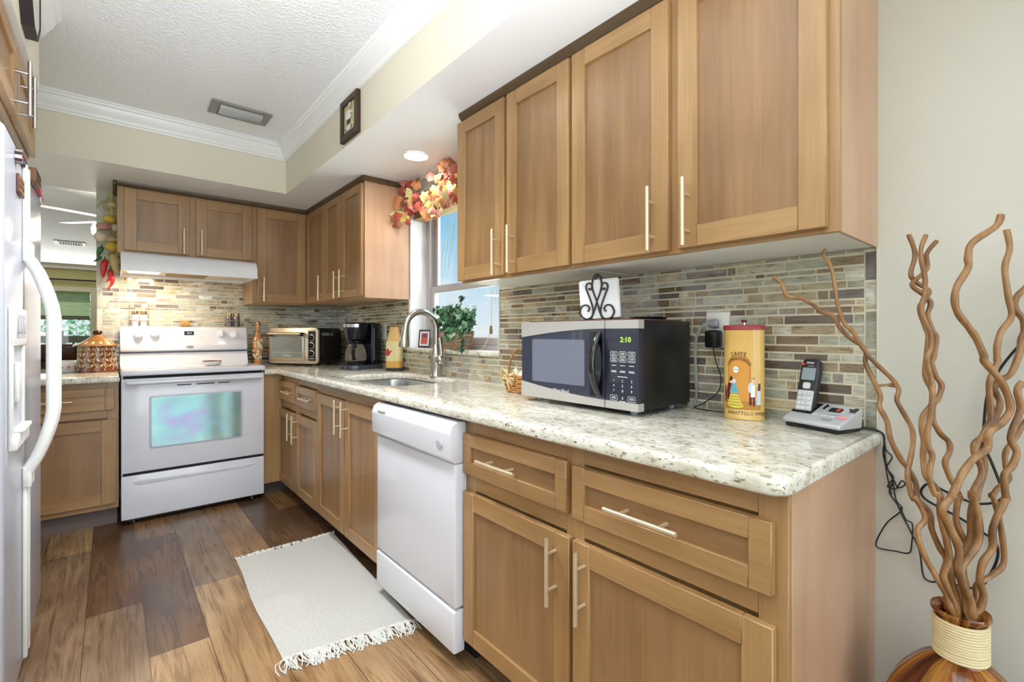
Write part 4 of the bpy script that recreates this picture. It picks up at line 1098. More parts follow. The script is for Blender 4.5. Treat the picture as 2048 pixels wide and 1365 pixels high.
# coffee tin: local x along its face
tin = thing('coffee_tin', 'tall yellow oval coffee tin with a red lid on the counter', 'tin', (-.078, .630, ZC), -math.radians(74))
TA, TBb, TH = .0545, .034, .262
def tin_pt(x, z, off=0):                      # x = arc coordinate on the front
    a = max(-1.5, min(1.5, x/.0625))
    th_ = a*1.02
    s_ = math.sin(th_); c_ = math.cos(th_)
    return ((TA+off)*math.copysign(abs(s_)**.93, s_), -(TBb+off)*abs(c_)**.9, z)
def tin_ring(off, z, n=48):
    out = []
    for i in range(n):
        a = 2*math.pi*i/n; s_, c_ = math.sin(a), math.cos(a)
        out.append(((TA+off)*math.copysign(abs(s_)**.93, s_), -(TBb+off)*math.copysign(abs(c_)**.9, c_), z))
    return out
def loft(mb, rings):
    n = len(rings[0]); V = [p for r_ in rings for p in r_]
    F = [(j*n+i, j*n+(i+1) % n, (j+1)*n+(i+1) % n, (j+1)*n+i) for j in range(len(rings)-1) for i in range(n)]
    F += [tuple(range(n))[::-1], tuple((len(rings)-1)*n+i for i in range(n))]
    mb.add(V, F, True)
mb = MB(); loft(mb, [tin_ring(-.001, 0), tin_ring(.0015, .001), tin_ring(.0015, .004), tin_ring(0, .006), tin_ring(0, TH)]); L(mb, 'body', mat('tin_yellow', (222, 180, 100), .3, coat=.3), tin)
mb = MB(); loft(mb, [tin_ring(.001, TH), tin_ring(.0028, TH+.001), tin_ring(.0028, TH+.011), tin_ring(.0005, TH+.014), tin_ring(-.02, TH+.015)]); lid = L(mb, 'lid', mat('tin_red', (166, 62, 66), .35), tin)
mb = MB(); mb.lathe([(.004, TH+.014), (.004, TH+.022), (.009, TH+.026), (.010, TH+.029), (.006, TH+.031), (1e-5, TH+.0315)], (0, 0, 0), 20); L(mb, 'knob', CHROME, lid)
AM = [mat('art_%d' % i, c, .45) for i, c in enumerate(((214, 150, 66), (196, 134, 62), (40, 26, 18), (236, 240, 238), (104, 28, 36), (110, 168, 180), (222, 208, 92), (206, 214, 222), (74, 44, 72), (240, 196, 170), (186, 134, 50)))]
mb = MB()
def tp(lv): return lambda x, z: tin_pt(x, z, .0004+.0004*lv)
def tpoly(i, pts, lv=1): mb.mi = i; mb.poly(pts, tp(lv), .004)
def oval(cx_, cz, rx, rz, n=16): return [(cx_+rx*math.cos(2*math.pi*k/n), cz+rz*math.sin(2*math.pi*k/n)) for k in range(n)]
DX = -.012
tpoly(10, [(-.06, .03), (.06, .03), (.06, .055), (-.06, .055)], 0)
tpoly(1, [(DX-.036, .06), (DX+.036, .06), (DX+.036, .16)]+[(DX+.036*math.cos(a), .16+.03*math.sin(a)) for a in [math.pi*k/10 for k in range(1, 10)]]+[(DX-.036, .16)], 0)
tpoly(0, [(DX-.030, .055), (DX+.030, .055), (DX+.030, .15)]+[(DX+.030*math.cos(a), .15+.024*math.sin(a)) for a in [math.pi*k/10 for k in range(1, 10)]]+[(DX-.030, .15)], 1)
tpoly(3, oval(DX-.006, .146, .0085, .0095), 2)
tpoly(5, [(DX-.013, .145), (DX+.001, .145), (DX+.001, .1475), (DX-.013, .1475)], 3)
# gentleman with a top hat, lady with a shawl and a ruffled dress
tpoly(4, [(-.050, .058), (-.036, .055), (-.028, .075), (-.029, .102), (-.036, .108), (-.046, .106), (-.051, .095), (-.0505, .078)], 2)
tpoly(2, [(-.042, .112), (-.026, .114), (-.028, .117), (-.030, .126), (-.037, .125), (-.038, .116)], 3)
tpoly(9, oval(-.034, .110, .0045, .0048), 2)
tpoly(6, [(-.050, .042), (-.036, .036), (-.020, .033), (-.002, .036), (.004, .040), (-.002, .052), (-.008, .070), (-.014, .080), (-.034, .080), (-.040, .065), (-.046, .05)], 3)
for k in range(5):
    zz = .042+.008*k; w = .024-.0022*k
    tpoly(10, [(-.022-w, zz), (-.022+w, zz-.001), (-.022+w, zz+.0012), (-.022-w, zz+.0018)], 4)
tpoly(5, [(-.038, .078), (-.012, .076), (-.009, .085), (-.014, .095), (-.018, .106), (-.028, .106), (-.033, .098)], 4)
tpoly(7, oval(-.0235, .112, .007, .0066), 4)
tpoly(9, oval(-.027, .111, .003, .0035), 5)
# waiter with apron, customer in violet
tpoly(4, [(.018, .045), (.026, .044), (.027, .078), (.020, .078)], 2); tpoly(4, [(.030, .042), (.037, .043), (.037, .078), (.029, .078)], 2)
tpoly(7, [(.016, .082), (.034, .080), (.037, .100), (.032, .110), (.020, .110), (.015, .098)], 3)
tpoly(3, [(.022, .068), (.036, .068), (.036, .100), (.026, .102)], 4)
tpoly(9, oval(.031, .116, .005, .006), 3); tpoly(2, [(.025, .119), (.033, .124), (.037, .119), (.032, .121)], 4)
tpoly(8, [(.046, .086), (.057, .086), (.057, .108), (.049, .106)], 3); tpoly(9, oval(.0525, .113, .0035, .005), 3); tpoly(7, [(.040, .045), (.058, .046), (.058, .088), (.044, .086)], 3)
tpoly(4, [(-.062, .052), (-.054, .050), (-.052, .08), (-.058, .10), (-.062, .10)], 2)
mb.mi = 2
def arc_text(s, size, R0_, zc0, cx_=DX):
    V, F = text2d(s, size, 1.12)
    def fn(x, y):
        a = x/R0_; r_ = R0_+y
        return tp(3)(cx_+r_*math.sin(a), zc0+r_*math.cos(a)-R0_)
    mb.add([fn(x, y) for x, y in V], F)
arc_text('CAFFE', .0150, .07, .193, DX)
arc_text('NAPOLITANO', .0118, .040, .178, DX)
mb.mi = 1
for i in range(70):
    x = rn.uniform(-.058, .058); zz = rn.uniform(.06, .19)
    if abs(x-DX) < .04 or (-.055 < x < .06 and zz < .125): continue
    mb.poly(oval(x, zz, .0011, .0009, 6), tp(1), .004)
V, F = text2d('BARATTOLO IMPERIALE', .0125, 1.1); mb.mi = 2
mb.add([tp(1)(x+.026, y*1.1+.0195) for x, y in V if 1], F)
L(mb, 'printed_artwork', AM, tin)

# telephone
ph = thing('answering_machine', 'silver and black answering machine base by the end of the counter', 'telephone', (-.074, .432, ZC), -math.radians(106))
mb = MB(); mb.prism([(-.048, .014), (-.043, .010), (.046, .010), (.050, .058), (.044, .062), (-.044, .025), (-.049, .019)], 0, -.075, .076, bev=.005, seg=3); b_ = L(mb, 'base_shell', mat('phone_silver', (204, 206, 210), .32, .3), ph)
mb = MB(); mb.box((-.070, -.044, 0), (.071, .048, .0115), .003); L(mb, 'dark_foot', BLACKPL, ph)
sl_ = math.atan2(.037, .088)
TP = Matrix.Translation((0, -.044, .0252))@Matrix.Rotation(sl_, 4, 'X')     # sloped top plane
mb = MB(); mb.T = TP; mb.box((-.072, .03, -.001), (-.016, .088, .002), .003, 2); L(mb, 'cradle', BLACKPL, ph)
mb = MB(); mb.T = TP; mb.box((-.006, .064, -.001), (.076, .088, .0016), .002); mb.mi = 1; mb.box((.002, .080, .001), (.066, .0865, .0022)); L(mb, 'label_panel', [BLACKG, mat('phone_label', (196, 198, 200), .5)], ph)
mb = MB(); mb.T = TP; mb.prism(rrect(.004, .062, .040, .078, .012), 2, 0, .004, bev=.0015); k_ = L(mb, 'button_bezel', mat('phone_silver', (204, 206, 210), .32, .3), ph)
mb = MB(); mb.T = TP; mb.prism(rrect(.018, .050, .049, .070, .006), 2, .003, .005); L(mb, 'message_display', BLACKG, k_)
mb = MB(); mb.T = TP; put_text(mb, '0', .016, lambda x, y: (.040+x, .0595+y, .0055)); L(mb, 'red_digit', mat('red_digit', (255, 40, 34), .5, emit=2.5), k_)
mb = MB(); mb.T = TP
for i in range(3): mb.prism(rrect(-.012+i*.021, .006+i*.021, .026, .034, .003), 2, 0, .003, bev=.001)
mb.mi = 1; mb.prism(rrect(.054, .076, .026, .037, .004), 2, 0, .003, bev=.001)
L(mb, 'buttons', [mat('phone_button', (206, 208, 210), .35), mat('pink_button', (232, 150, 150), .4, emit=.15)], ph)
mb = MB(); mb.T = TP; put_text(mb, 'vtech', .0125, lambda x, y: (.034+x, .014+y, .0006), 1.0); L(mb, 'brand_lettering', CORD, ph)
hs = thing('cordless_handset', 'cordless telephone handset standing in the silver base', 'telephone', tuple(wm(ph)@Vector((-.045, -.002, .022))), -math.radians(106)+.05)
HT = Matrix.Rotation(math.radians(-15), 4, 'X')
mb = MB(); mb.T = HT; mb.prism([(-.0245, .0), (.0245, .0), (.0245, .075), (.0255, .13), (.022, .158), (.012, .164), (-.012, .164), (-.022, .158), (-.0255, .13), (-.0245, .075)], 1, -.009, .012, bev=.004, seg=3); L(mb, 'handset_shell', mat('phone_charcoal', (44, 46, 52), .3), hs)
mb = MB(); mb.T = HT; mb.prism(rrect(-.0215, .0215, .004, .074, .004), 1, -.0112, -.006, bev=.001); kp2 = L(mb, 'keypad', mat('phone_silver', (204, 206, 210), .32, .3), hs)
mb = MB(); mb.T = HT
for i in range(3):
    for j in range(5): mb.prism(rrect(-.0185+i*.0128, -.0072+i*.0128, .007+j*.0132, .0155+j*.0132, .003), 1, -.0135, -.010, bev=.001)
L(mb, 'keys', mat('phone_key', (214, 216, 218), .35), kp2)
mb = MB(); mb.T = HT; mb.prism(rrect(-.018, .018, .103, .137, .002), 1, -.0102, -.006); L(mb, 'screen', mat('lcd_grey', (152, 166, 172), .2), hs)
mb = MB(); mb.T = HT; mb.prism(rrect(-.010, .010, .078, .096, .005), 1, -.0118, -.006, bev=.001); L(mb, 'navigation_key', mat('phone_key', (214, 216, 218), .35), hs)
mb = MB(); mb.T = HT; put_text(mb, 'vtech', .0075, lambda x, y: (.003+x, -.0101, .143+y)); mb.box((-.010, -.0098, .149), (.010, -.0088, .154), .001); mb.mi = 1; mb.box((-.021, -.0102, .145), (-.014, -.008, .149)); L(mb, 'earpiece_and_lettering', [mat('phone_print', (190, 192, 196), .4), mat('red_light', (230, 40, 40), .4, emit=.6)], hs)

# cords at the end of the counter, hanging by the wall
def wallpath(px, x0=-.012, x1=None):
    n = len(px); return [at(u, v, x=x0+((x1-x0)*i/(n-1) if x1 is not None else 0)) for i, (u, v) in enumerate(px)]
cz = ZC+.004
pcx = thing('cable_tangle', 'tangled thin black telephone cords falling over the counter end to the wall', 'cord', (-.02, .3, .86))
mb = MB(); mb.tube(smoothline([(-.03, .375, cz), (-.02, .345, cz+.002), (-.016, .325, cz), (-.014, .312, cz-.01)]+wallpath([(1769, 893), (1771, 922), (1778, 945), (1786, 962), (1779, 985), (1795, 1010), (1804, 1030), (1822, 1065), (1839, 1103), (1846, 1150), (1858, 1163), (1873, 1165), (1910, 1170)]), 6), .0021, 6)
mb.tube(smoothline([(-.025, .380, cz), (-.018, .350, cz+.004), (-.013, .325, cz+.001), (-.012, .311, cz-.012)]+wallpath([(1772, 900), (1784, 915), (1774, 935), (1787, 955), (1778, 968), (1776, 975), (1792, 978), (1803, 962), (1810, 970), (1796, 976), (1786, 960), (1792, 1000), (1804, 1020), (1775, 1045), (1754, 1080), (1756, 1096), (1790, 1103), (1817, 1107), (1823, 1092), (1825, 1050), (1812, 1040), (1800, 1015)]), 6), .0017, 6)
mb.tube(smoothline([(-.02, .385, cz+.001), (-.015, .356, cz), (-.0115, .325, cz), (-.011, .309, cz-.014)]+wallpath([(1766, 905), (1771, 930), (1775, 955), (1783, 990)]), 6), .0017, 6)
mb.build('cord_bundle', CORD, pcx)
bc = thing('wall_cable', 'thick black cable looping along the wall behind the curly branches', 'cable', (-.012, .1, .6))
mb = MB(); mb.tube(smoothline(wallpath([(2075, 655), (2035, 695), (1999, 740), (1975, 790), (1968, 850), (1966, 880), (1972, 900), (1985, 930), (2003, 975), (2008, 990), (1998, 1002), (1975, 1008), (1945, 1006), (1905, 990), (1862, 970), (1848, 973), (1842, 986), (1852, 1000), (1880, 1016), (1915, 1034), (1960, 1062), (1990, 1085), (1996, 1110), (1986, 1140), (1965, 1172), (1950, 1178), (1930, 1174), (1905, 1170)], -.014), 6), .0027, 8)
mb.build('cable', CORD, bc)

# basket behind the microwave
WICK = mat('wicker', (186, 134, 72), .65, bump=(120, .6, .003), vary=.25)
RAFF = mat('raffia', (222, 200, 156), .7, vary=.15)
bk = thing('wicker_basket', 'small wicker basket with a raffia bow behind the microwave', 'basket', (-.16, 1.53, ZC))
mb = MB()
bx, by = -.16, 1.53
for i in range(8):
    z_ = ZC+.006+i*.0095; r_ = .072+.012*math.sin(i/7*1.4)
    P = [(bx+r_*.75*math.cos(a), by+r_*1.15*math.sin(a), z_+.0025*math.sin(a*9+(i % 2)*math.pi)) for a in [2*math.pi*k/48 for k in range(49)]]
    mb.tube(P, .0056, 6, False)
mb.lathe([(1e-5, ZC+.002), (.07, ZC+.002), (.07, ZC+.006), (1e-5, ZC+.006)], (bx, by, 0), 24, sx=.75, sy=1.15); mb.build('woven_body', WICK, bk)
mb = MB(); P = []
for i in range(17):
    a = math.pi*i/16; P.append((bx, by+.092*math.cos(a), ZC+.075+.115*math.sin(a)))
mb.tube(P, .0042, 8); mb.build('handle', WICK, bk)
mb = MB(); rb = random.Random(9); ctr = at(1020, 757, x=-.215)
for i in range(44):
    a = rb.uniform(0, 2*math.pi); l = rb.uniform(.02, .045); d = Vector((rb.uniform(-.4, .1), math.cos(a), math.sin(a))).normalized(); n_ = d.cross(Vector((1, .1, 0))).normalized()*.0025
    m_ = ctr+d*l*.55+Vector((-.012, 0, .004)); e = ctr+d*l+Vector((0, 0, -.006))
    mb.add([ctr-n_, ctr+n_, m_+n_*1.4, e+n_, e-n_, m_-n_*1.4], [(0, 1, 2, 5), (5, 2, 3, 4)])
for s_ in (-1, 1):
    for q in range(5):
        P = [(ctr.x-.006*math.sin(t*math.pi)-.002*q, ctr.y+s_*(.042+.003*q)*math.sin(t*math.pi)*.8, ctr.z+(.03*math.sin(2*math.pi*t)+.012*(1-abs(2*t-1)))) for t in [k/14 for k in range(15)]]
        mb.tube(P, .0035, 6, False, flat=.3)
mb.build('raffia_bow', RAFF, bk)
for i, (dx, dy, dz) in enumerate(((-.03, -.035, .075), (-.02, .02, .078), (.02, -.01, .082))):
    g = thing('garlic_bulb', ('pale bulb lying in the wicker basket nearest the microwave', 'pale bulb lying in the wicker basket behind the raffia bow', 'pale bulb lying at the wall side of the wicker basket')[i], 'garlic', (bx+dx, by+dy, ZC+dz), 0, 'bulbs in the wicker basket')
    mb = MB(); mb.lathe([(1e-5, -.02), (.018, -.017), (.024, -.002), (.018, .012), (.006, .02), (.003, .03), (1e-5, .031)], (bx+dx, by+dy, ZC+dz), 18, rib=lambda a, z: .05*math.cos(6*a)); mb.build('bulb', mat('garlic_skin', (232, 218, 190), .5), g)

# sill: photo frame, planter with ivy, cord
SZ = 1.0442
fr = thing('photo_frame', 'small dark photo frame with a red picture on the window sill', 'picture frame', (.04, 2.73, SZ), -math.radians(64))
mb = MB(); mb.T = Matrix.Rotation(math.radians(-8), 4, 'X')
for q in (((-.045, 0, 0), (.045, .01, .012)), ((-.045, 0, .106), (.045, .01, .118)), ((-.045, 0, .012), (-.036, .01, .106)), ((.036, 0, .012), (.045, .01, .106))): mb.box(*q, .002)
mb.box((-.04, .008, .004), (.04, .012, .114)); L(mb, 'frame', mat('frame_charcoal', (70, 68, 70), .4), fr)
mb = MB(); mb.T = Matrix.Rotation(math.radians(-8), 4, 'X'); mb.box((-.036, .004, .012), (.036, .008, .106)); mb.mi = 1; mb.box((-.026, .003, .022), (.026, .0045, .096)); mb.mi = 2; mb.box((-.020, .002, .030), (.022, .0035, .062)); mb.mi = 3; mb.box((-.018, .002, .066), (.018, .0035, .09))
L(mb, 'picture', [mat('mat_white', (240, 240, 240), .5), mat('photo_mauve', (176, 120, 130), .5), mat('photo_red', (206, 92, 70), .5), mat('photo_plum', (140, 60, 80), .5)], fr)
PLK = wood('planter_wood', 1, (124, 96, 74), (190, 158, 128), .7)
pt = thing('ivy_planter', 'slatted wooden planter of green ivy on the window sill', 'potted plant', (.050, 2.375, SZ), math.radians(-15))
def frust(mb, z0, z1, k0, k1):
    lx, ly = .056, .165
    V = [(s*lx*k, t*ly*k, z) for z, k in ((z0, k0), (z1, k1)) for s, t in ((-1, -1), (1, -1), (1, 1), (-1, 1))]
    mb.add(V, [(0, 1, 2, 3), (4, 5, 6, 7), (0, 1, 5, 4), (1, 2, 6, 5), (2, 3, 7, 6), (3, 0, 4, 7)])
mb = MB()
for i in range(5): frust(mb, i*.021+.0006, i*.021+.0195, .86+.03*i+rn.uniform(-.012, .012), .885+.03*i+rn.uniform(-.012, .012))
L(mb, 'slatted_box', PLK, pt)
for s in (-1, 1):
    for t in (-1, 1): mb = MB(); mb.tube([(s*.047, t*.142, 0), (s*.054, t*.164, .107)], .008, 6); L(mb, 'corner_post', PLK, pt)
mb = MB(); frust(mb, .09, .1005, .93, .95); L(mb, 'moss', mat('moss', (88, 96, 62), .9, bump=(80, .8, .01)), pt)
def leafshape(kind):
    if kind == 'ivy': return [(0, -.32), (.30, -.42), (.30, -.12), (.56, .02), (.26, .16), (0, .72), (-.26, .16), (-.56, .02), (-.30, -.12), (-.30, -.42)]
    return [(0, -.46), (.16, -.40), (.40, -.44), (.46, -.24), (.42, -.08), (.58, .06), (.56, .22), (.40, .24), (.36, .44), (.22, .42), (.12, .56), (0, .66), (-.12, .56), (-.22, .42), (-.36, .44), (-.40, .24), (-.56, .22), (-.58, .06), (-.42, -.08), (-.46, -.24), (-.40, -.44), (-.16, -.40)]
def leaf(mb, c, nrm_, up_, size, kind, curl=.18):
    n_ = Vector(nrm_).normalized(); u_ = (Vector(up_)-n_*Vector(up_).dot(n_)).normalized(); r_ = u_.cross(n_)
    S = leafshape(kind); m = len(S)
    f = lambda x, y: Vector(c)+r_*x*size+u_*y*size+n_*(-(x*x*1.6+y*y*.5)*curl*size)
    V = [f(0, 0)+n_*size*.04]+[f(x, y) for x, y in S]
    mb.add(V, [(0, 1+i, 1+(i+1) % m) for i in range(m)], True)
mb = MB(); ms = MB(); ri = random.Random(21)
# stems from the box, leaves along them (local frame: -x faces the room, +-y along the sill)
stems = []
for i in range(50):
    y0 = ri.uniform(-.17, .15); a = ri.uniform(-1.1, 1.1); h = ri.uniform(.05, .15); out = ri.uniform(-.07, .04)
    stems.append([(ri.uniform(-.03, .03), y0, .095), (out*.5, y0+.04*a, .095+h*.8), (out, y0+.10*a, .095+h)])
stems += [[(-.01, -.06, .1), (-.01, -.10, .20), (0, -.115, .275), (0, -.12, .305)], [(0, -.10, .1), (-.02, -.19, .17), (-.02, -.25, .15), (-.01, -.27, .09)], [(0, -.12, .1), (-.03, -.2, .12), (-.04, -.24, .05), (-.04, -.25, -.0)],
          [(-.03, -.05, .1), (-.07, -.09, .11), (-.075, -.10, .05)], [(0, .12, .1), (-.03, .2, .17), (-.03, .26, .16)], [(0, .13, .1), (-.04, .2, .10), (-.04, .22, .06)], [(-.02, -.11, .1), (-.07, -.16, .10), (-.075, -.18, .06)], [(-.02, .05, .1), (-.06, .09, .15), (-.07, .12, .13)]]
stems += [[(0, -.10-.008*i, .1), (-.02+.004*i, -.17-.012*i, .13+.02*(i % 4)), (-.03+.006*i, -.21-.011*i, .10+.032*((i*3) % 5))] for i in range(9)]
for S in stems:
    Q = smoothline(S, 6); ms.tube(Q, .0013, 5)
    for j, q in enumerate(Q[2:]):
        if ri.random() < .06: continue
        d = Vector((ri.uniform(-1, -.05), ri.uniform(-.8, .5), ri.uniform(-.15, .9)))
        mb.mi = ri.choice((0, 0, 1, 1, 2, 2))
        leaf(mb, q+Vector((ri.uniform(-.012, .006), ri.uniform(-.014, .014), ri.uniform(-.008, .012))), d, (ri.uniform(-.6, .6), ri.uniform(-.8, .8), ri.uniform(-1, .4)), ri.uniform(.028, .046), 'ivy')
L(ms, 'stems', mat('ivy_stem', (92, 96, 58), .7), pt)
L(mb, 'ivy_leaves', [mat('ivy_dark', (36, 78, 52), .42), mat('ivy_mid', (62, 112, 74), .42), mat('ivy_pale', (124, 160, 124), .5)], pt)
bcord = thing('blind_cord', 'thin beige blind cord with a wooden tassel hanging over the sill', 'cord', (-.03, 2.0, 1.05))
mb = MB(); P = [at(982, 655, x=.0), at(978, 672, x=-.005), at(966, 697, x=-.02), (-.032, 2.045, 1.046), at(956, 720, x=-.03), at(952, 736, x=-.026), at(956, 748, x=-.022), at(963, 756, x=-.03), at(970, 759, x=-.05)]
mb.tube(smoothline([at(984, 580, x=.015), at(983, 620, x=.01)]+P, 5), .0018, 6); mb.build('cord', mat('beige_cord', (214, 196, 164), .7), bcord)
q = at(982, 660, x=-.005); mb = MB(); mb.lathe([(.004, .022), (.0075, .015), (.009, -.01), (.006, -.022), (1e-5, -.023)], q, 14); mb.build('tassel', mat('tassel_wood', (132, 106, 66), .5), bcord)
q = at(975, 758, z=ZC+.012); mb = MB(); mb.lathe([(1e-5, -.012), (.011, -.008), (.012, .003), (.006, .012), (1e-5, .014)], q, 16); mb.build('end_bead', mat('bead_wood', (206, 172, 130), .5), bcord)
# ------------------------------------------------------------------ far counter corner
TW, TD, THh = .472, .275, .275
to = thing('toaster_oven', 'silver and black toaster oven turned in the counter corner', 'toaster oven', (-.555, 4.125, ZC+.016), math.atan2(-.40, .25))
TOS = mat('toaster_silver', (210, 196, 176), .3, .6)
mb = MB(); mb.prism(rrect(0, TW, 0, THh, .03), 1, .012, TD, True, bev=.004); L(mb, 'body', mat('toaster_black', (16, 16, 18), .35), to)
mb = MB(); mb.prism(rrect(-.002, TW+.002, -.002, THh+.002, .03), 1, -.002, .016, bev=.004); L(mb, 'front_bezel', TOS, to)
mb = MB(); mb.box((.022, -.012, .022), (.352, 0, .222), .006, 2); od_ = L(mb, 'door', TOS, to)
mb = MB(); mb.prism([(.045, .045), (.332, .045), (.332, .20), (.30, .209), (.19, .214), (.075, .209), (.045, .20)], 1, -.0135, -.008); L(mb, 'door_glass', mat('toaster_glass', (128, 136, 132), .1, coat=.6), od_)
mb = MB(); mb.tube([(.03, -.036, .232), (.344, -.036, .232)], .011, 12); mb.mi = 1; mb.box((.026, -.04, .212), (.056, -.002, .24), .005, 2); mb.box((.318, -.04, .212), (.348, -.002, .24), .005, 2); L(mb, 'door_handle', [TOS, BLACKPL], od_)
mb = MB(); mb.box((.05, -.0142, .083), (.327, -.0134, .086)); L(mb, 'rack_edge', mat('rack_metal', (196, 196, 190), .4), od_)
mb = MB(); mb.box((.382, -.0045, .022), (.452, 0, .252), .002); cpt = L(mb, 'control_panel', mat('toaster_panel', (44, 42, 42), .35), to)
for z_ in (.20, .14, .078):
    mb = MB(); mb.lathe([(.0255, 0), (.0255, -.004), (.021, -.006)], (0, 0, 0), 24); mb.mi = 1; mb.lathe([(.0205, -.004), (.019, -.018), (1e-5, -.0185)], (0, 0, 0), 24); mb.box((-.004, -.019, -.021), (.004, .019, -.017), .002)
    mb.v = [Vector((.417+p.x, -.0045+p.z, z_+p.y)) for p in mb.v]; L(mb, 'knob', [TOS, BLACKPL], cpt)
mb = MB(); mb.box((.395, -.006, .036), (.44, -.0044, .042)); mb.box((.15, -.0145, .058), (.23, -.0134, .064)); L(mb, 'plate_marks', mat('plate_print', (214, 210, 204), .4), cpt)
mb = MB(); mb.T = Matrix.Translation((TW+.0006, 0, 0))
for i in range(12): mb.box((-.001, .03, .05+i*.013), (.001, .07, .055+i*.013))
mb.mi = 1; mb.box((-.001, .04, .215), (.001, .125, .238)); mb.box((-.001, .135, .215), (.001, .175, .238)); L(mb, 'side_vents_and_label', [mat('vent_grey', (58, 58, 60), .5), mat('rating_label', (120, 124, 132), .4)], to)
mb = MB()
for x in (.05, TW-.05):
    for y in (.04, TD-.04): mb.tube([(x, y, -.016), (x, y, .002)], .016, 12)
L(mb, 'feet', BLACKPL, to)

cmk = thing('coffee_maker', 'black drip coffee maker with a glass carafe beside the toaster oven', 'coffee maker', (-.155, 3.245, ZC), -math.radians(68))
CW = .185
mb = MB(); mb.prism([(-.09, -.125), (-.06, -.155), (.06, -.155), (.09, -.125), (.092, .10), (-.092, .10)], 2, 0, .032, bev=.006); L(mb, 'base', mat('coffee_grey', (84, 88, 96), .25, .3), cmk)
mb = MB(); mb.box((-.088, .005, .030), (.088, .095, .325), .012, 3); L(mb, 'water_tank', mat('coffee_black', (16, 16, 30), .16, coat=.4), cmk)
mb = MB(); mb.lathe([(.055, .205), (.068, .21), (.078, .25), (.084, .318), (.07, .326), (1e-5, .327)], (0, -.062, 0), 32); L(mb, 'brew_basket', mat('coffee_black', (16, 16, 30), .16, coat=.4), cmk)
mb = MB(); P = [(.085*math.cos(a), -.062+.085*math.sin(a), 0) for a in [math.radians(-150+120*i/14) for i in range(15)]]
V = []; 
for p in P: V += [(p[0], p[1], .292), (p[0], p[1], .314), (p[0]*1.02, p[1]*1.02, .292), (p[0]*1.02, p[1]*1.02, .314)]
mb.add(V, [(4*i+2, 4*i+6, 4*i+7, 4*i+3) for i in range(14)]+[(4*i+1, 4*i+3, 4*i+7, 4*i+5) for i in range(14)], True); L(mb, 'silver_band', STEEL, cmk)
CG, nt, b = nodes('carafe_glass'); b.inputs['Base Color'].default_value = lin((196, 188, 176))+(1,); b.inputs['Roughness'].default_value = .04; b.inputs['Transmission Weight'].default_value = .8; b.inputs['IOR'].default_value = 1.3
mb = MB(); mb.lathe([(1e-5, .036), (.058, .036), (.068, .05), (.072, .09), (.066, .135), (.05, .172), (.048, .185)], (0, -.062, 0), 32); cf = L(mb, 'carafe', CG, cmk)
mb = MB(); mb.lathe([(.05, .176), (.053, .180), (.053, .198), (.03, .204), (1e-5, .204)], (0, -.062, 0), 28); mb.lathe([(.066, .043), (.0705, .05), (.0705, .06), (.068, .062)], (0, -.062, 0), 28)
mb.tube(smoothline([(.03, -.105, .188), (.055, -.135, .185), (.062, -.145, .14), (.052, -.134, .085), (.045, -.115, .075)], 6), .011, 10, flat=.8); L(mb, 'carafe_lid_and_handle', BLACKPL, cf)
mb = MB(); mb.box((-.03, -.1555, .008), (.03, -.152, .024), .002); mb.mi = 1; mb.box((.089, .012, .06), (.0905, .028, .29)); mb.box((-.015, -.157, .012), (.015, -.1545, .020)); L(mb, 'switch_and_gauge', [BLACKPL, mat('gauge_grey', (96, 100, 112), .3)], cmk)
cl = thing('coffee_scoop', 'black long-handled scoop hanging at the left of the coffee maker', 'scoop', (-.30, 3.36, ZC+.2))
mb = MB(); q0 = at(703, 648, x=-.235); q1 = at(699, 660, x=-.25); q2 = at(706, 680, x=-.24); q3 = at(712, 695, x=-.235)
mb.tube(smoothline([at(708, 650, x=-.215), q0, q1, q2, q3], 5), .010, 10, flat=.6); mb.build('handle', BLACKPL, cl)

bg_ = thing('bottle_bag', 'yellow cloth bottle bag with a red teapot beside the coffee maker', 'bag', (-.072, 2.915, ZC), -math.radians(52)); bg_.scale = (.9, .9, .96)
def sq(hw, hd, z, r=.35):
    out = []
    for i in range(28):
        a = 2*math.pi*i/28; c_, s_ = math.cos(a), math.sin(a); out.append((hw*math.copysign(abs(c_)**.6, c_), hd*math.copysign(abs(s_)**.6, s_), z))
    return out
mb = MB(); loft(mb, [sq(.056, .048, .0), sq(.058, .05, .008), sq(.057, .049, .024)]); L(mb, 'dark_base', mat('bag_dark', (66, 58, 52), .8), bg_)
mb = MB(); loft(mb, [sq(.057, .049, .0245), sq(.058, .05, .07)]); L(mb, 'tan_border', mat('bag_tan', (206, 160, 84), .8), bg_)
mb = MB(); loft(mb, [sq(.058, .05, .0705), sq(.058, .05, .16), sq(.057, .048, .205)]); mb.mi = 1; loft(mb, [sq(.055, .046, .200), sq(.043, .036, .25), sq(.034, .029, .285), sq(.034, .029, .305), sq(.028, .024, .306)]); L(mb, 'cloth', [mat('bag_yellow', (216, 202, 148), .85), mat('bag_neck', (206, 168, 112), .85)], bg_)
mb = MB(); 
for pts in (oval(-.030, .128, .020, .021), oval(-.030, .150, .008, .007), [(-.012, .122), (.006, .142), (.003, .146), (-.014, .136)], [(-.040, .108), (-.020, .108), (-.022, .112), (-.038, .112)]): mb.poly(pts, lambda x, z: (x, -.0512, z), None)
L(mb, 'teapot_print', mat('teapot_red', (178, 58, 60), .7), bg_)
o2 = thing('wall_outlet', 'white wall outlet plate half hidden behind the coffee maker', 'outlet', (-.01, 3.0, 1.15))
q = at(769, 665, x=-.007); mb = MB(); mb.box((-.0125, q.y-.036, 1.09), (-.0062, q.y+.036, 1.205), .003, 2); mb.build('cover_plate', WHITEPL, o2)

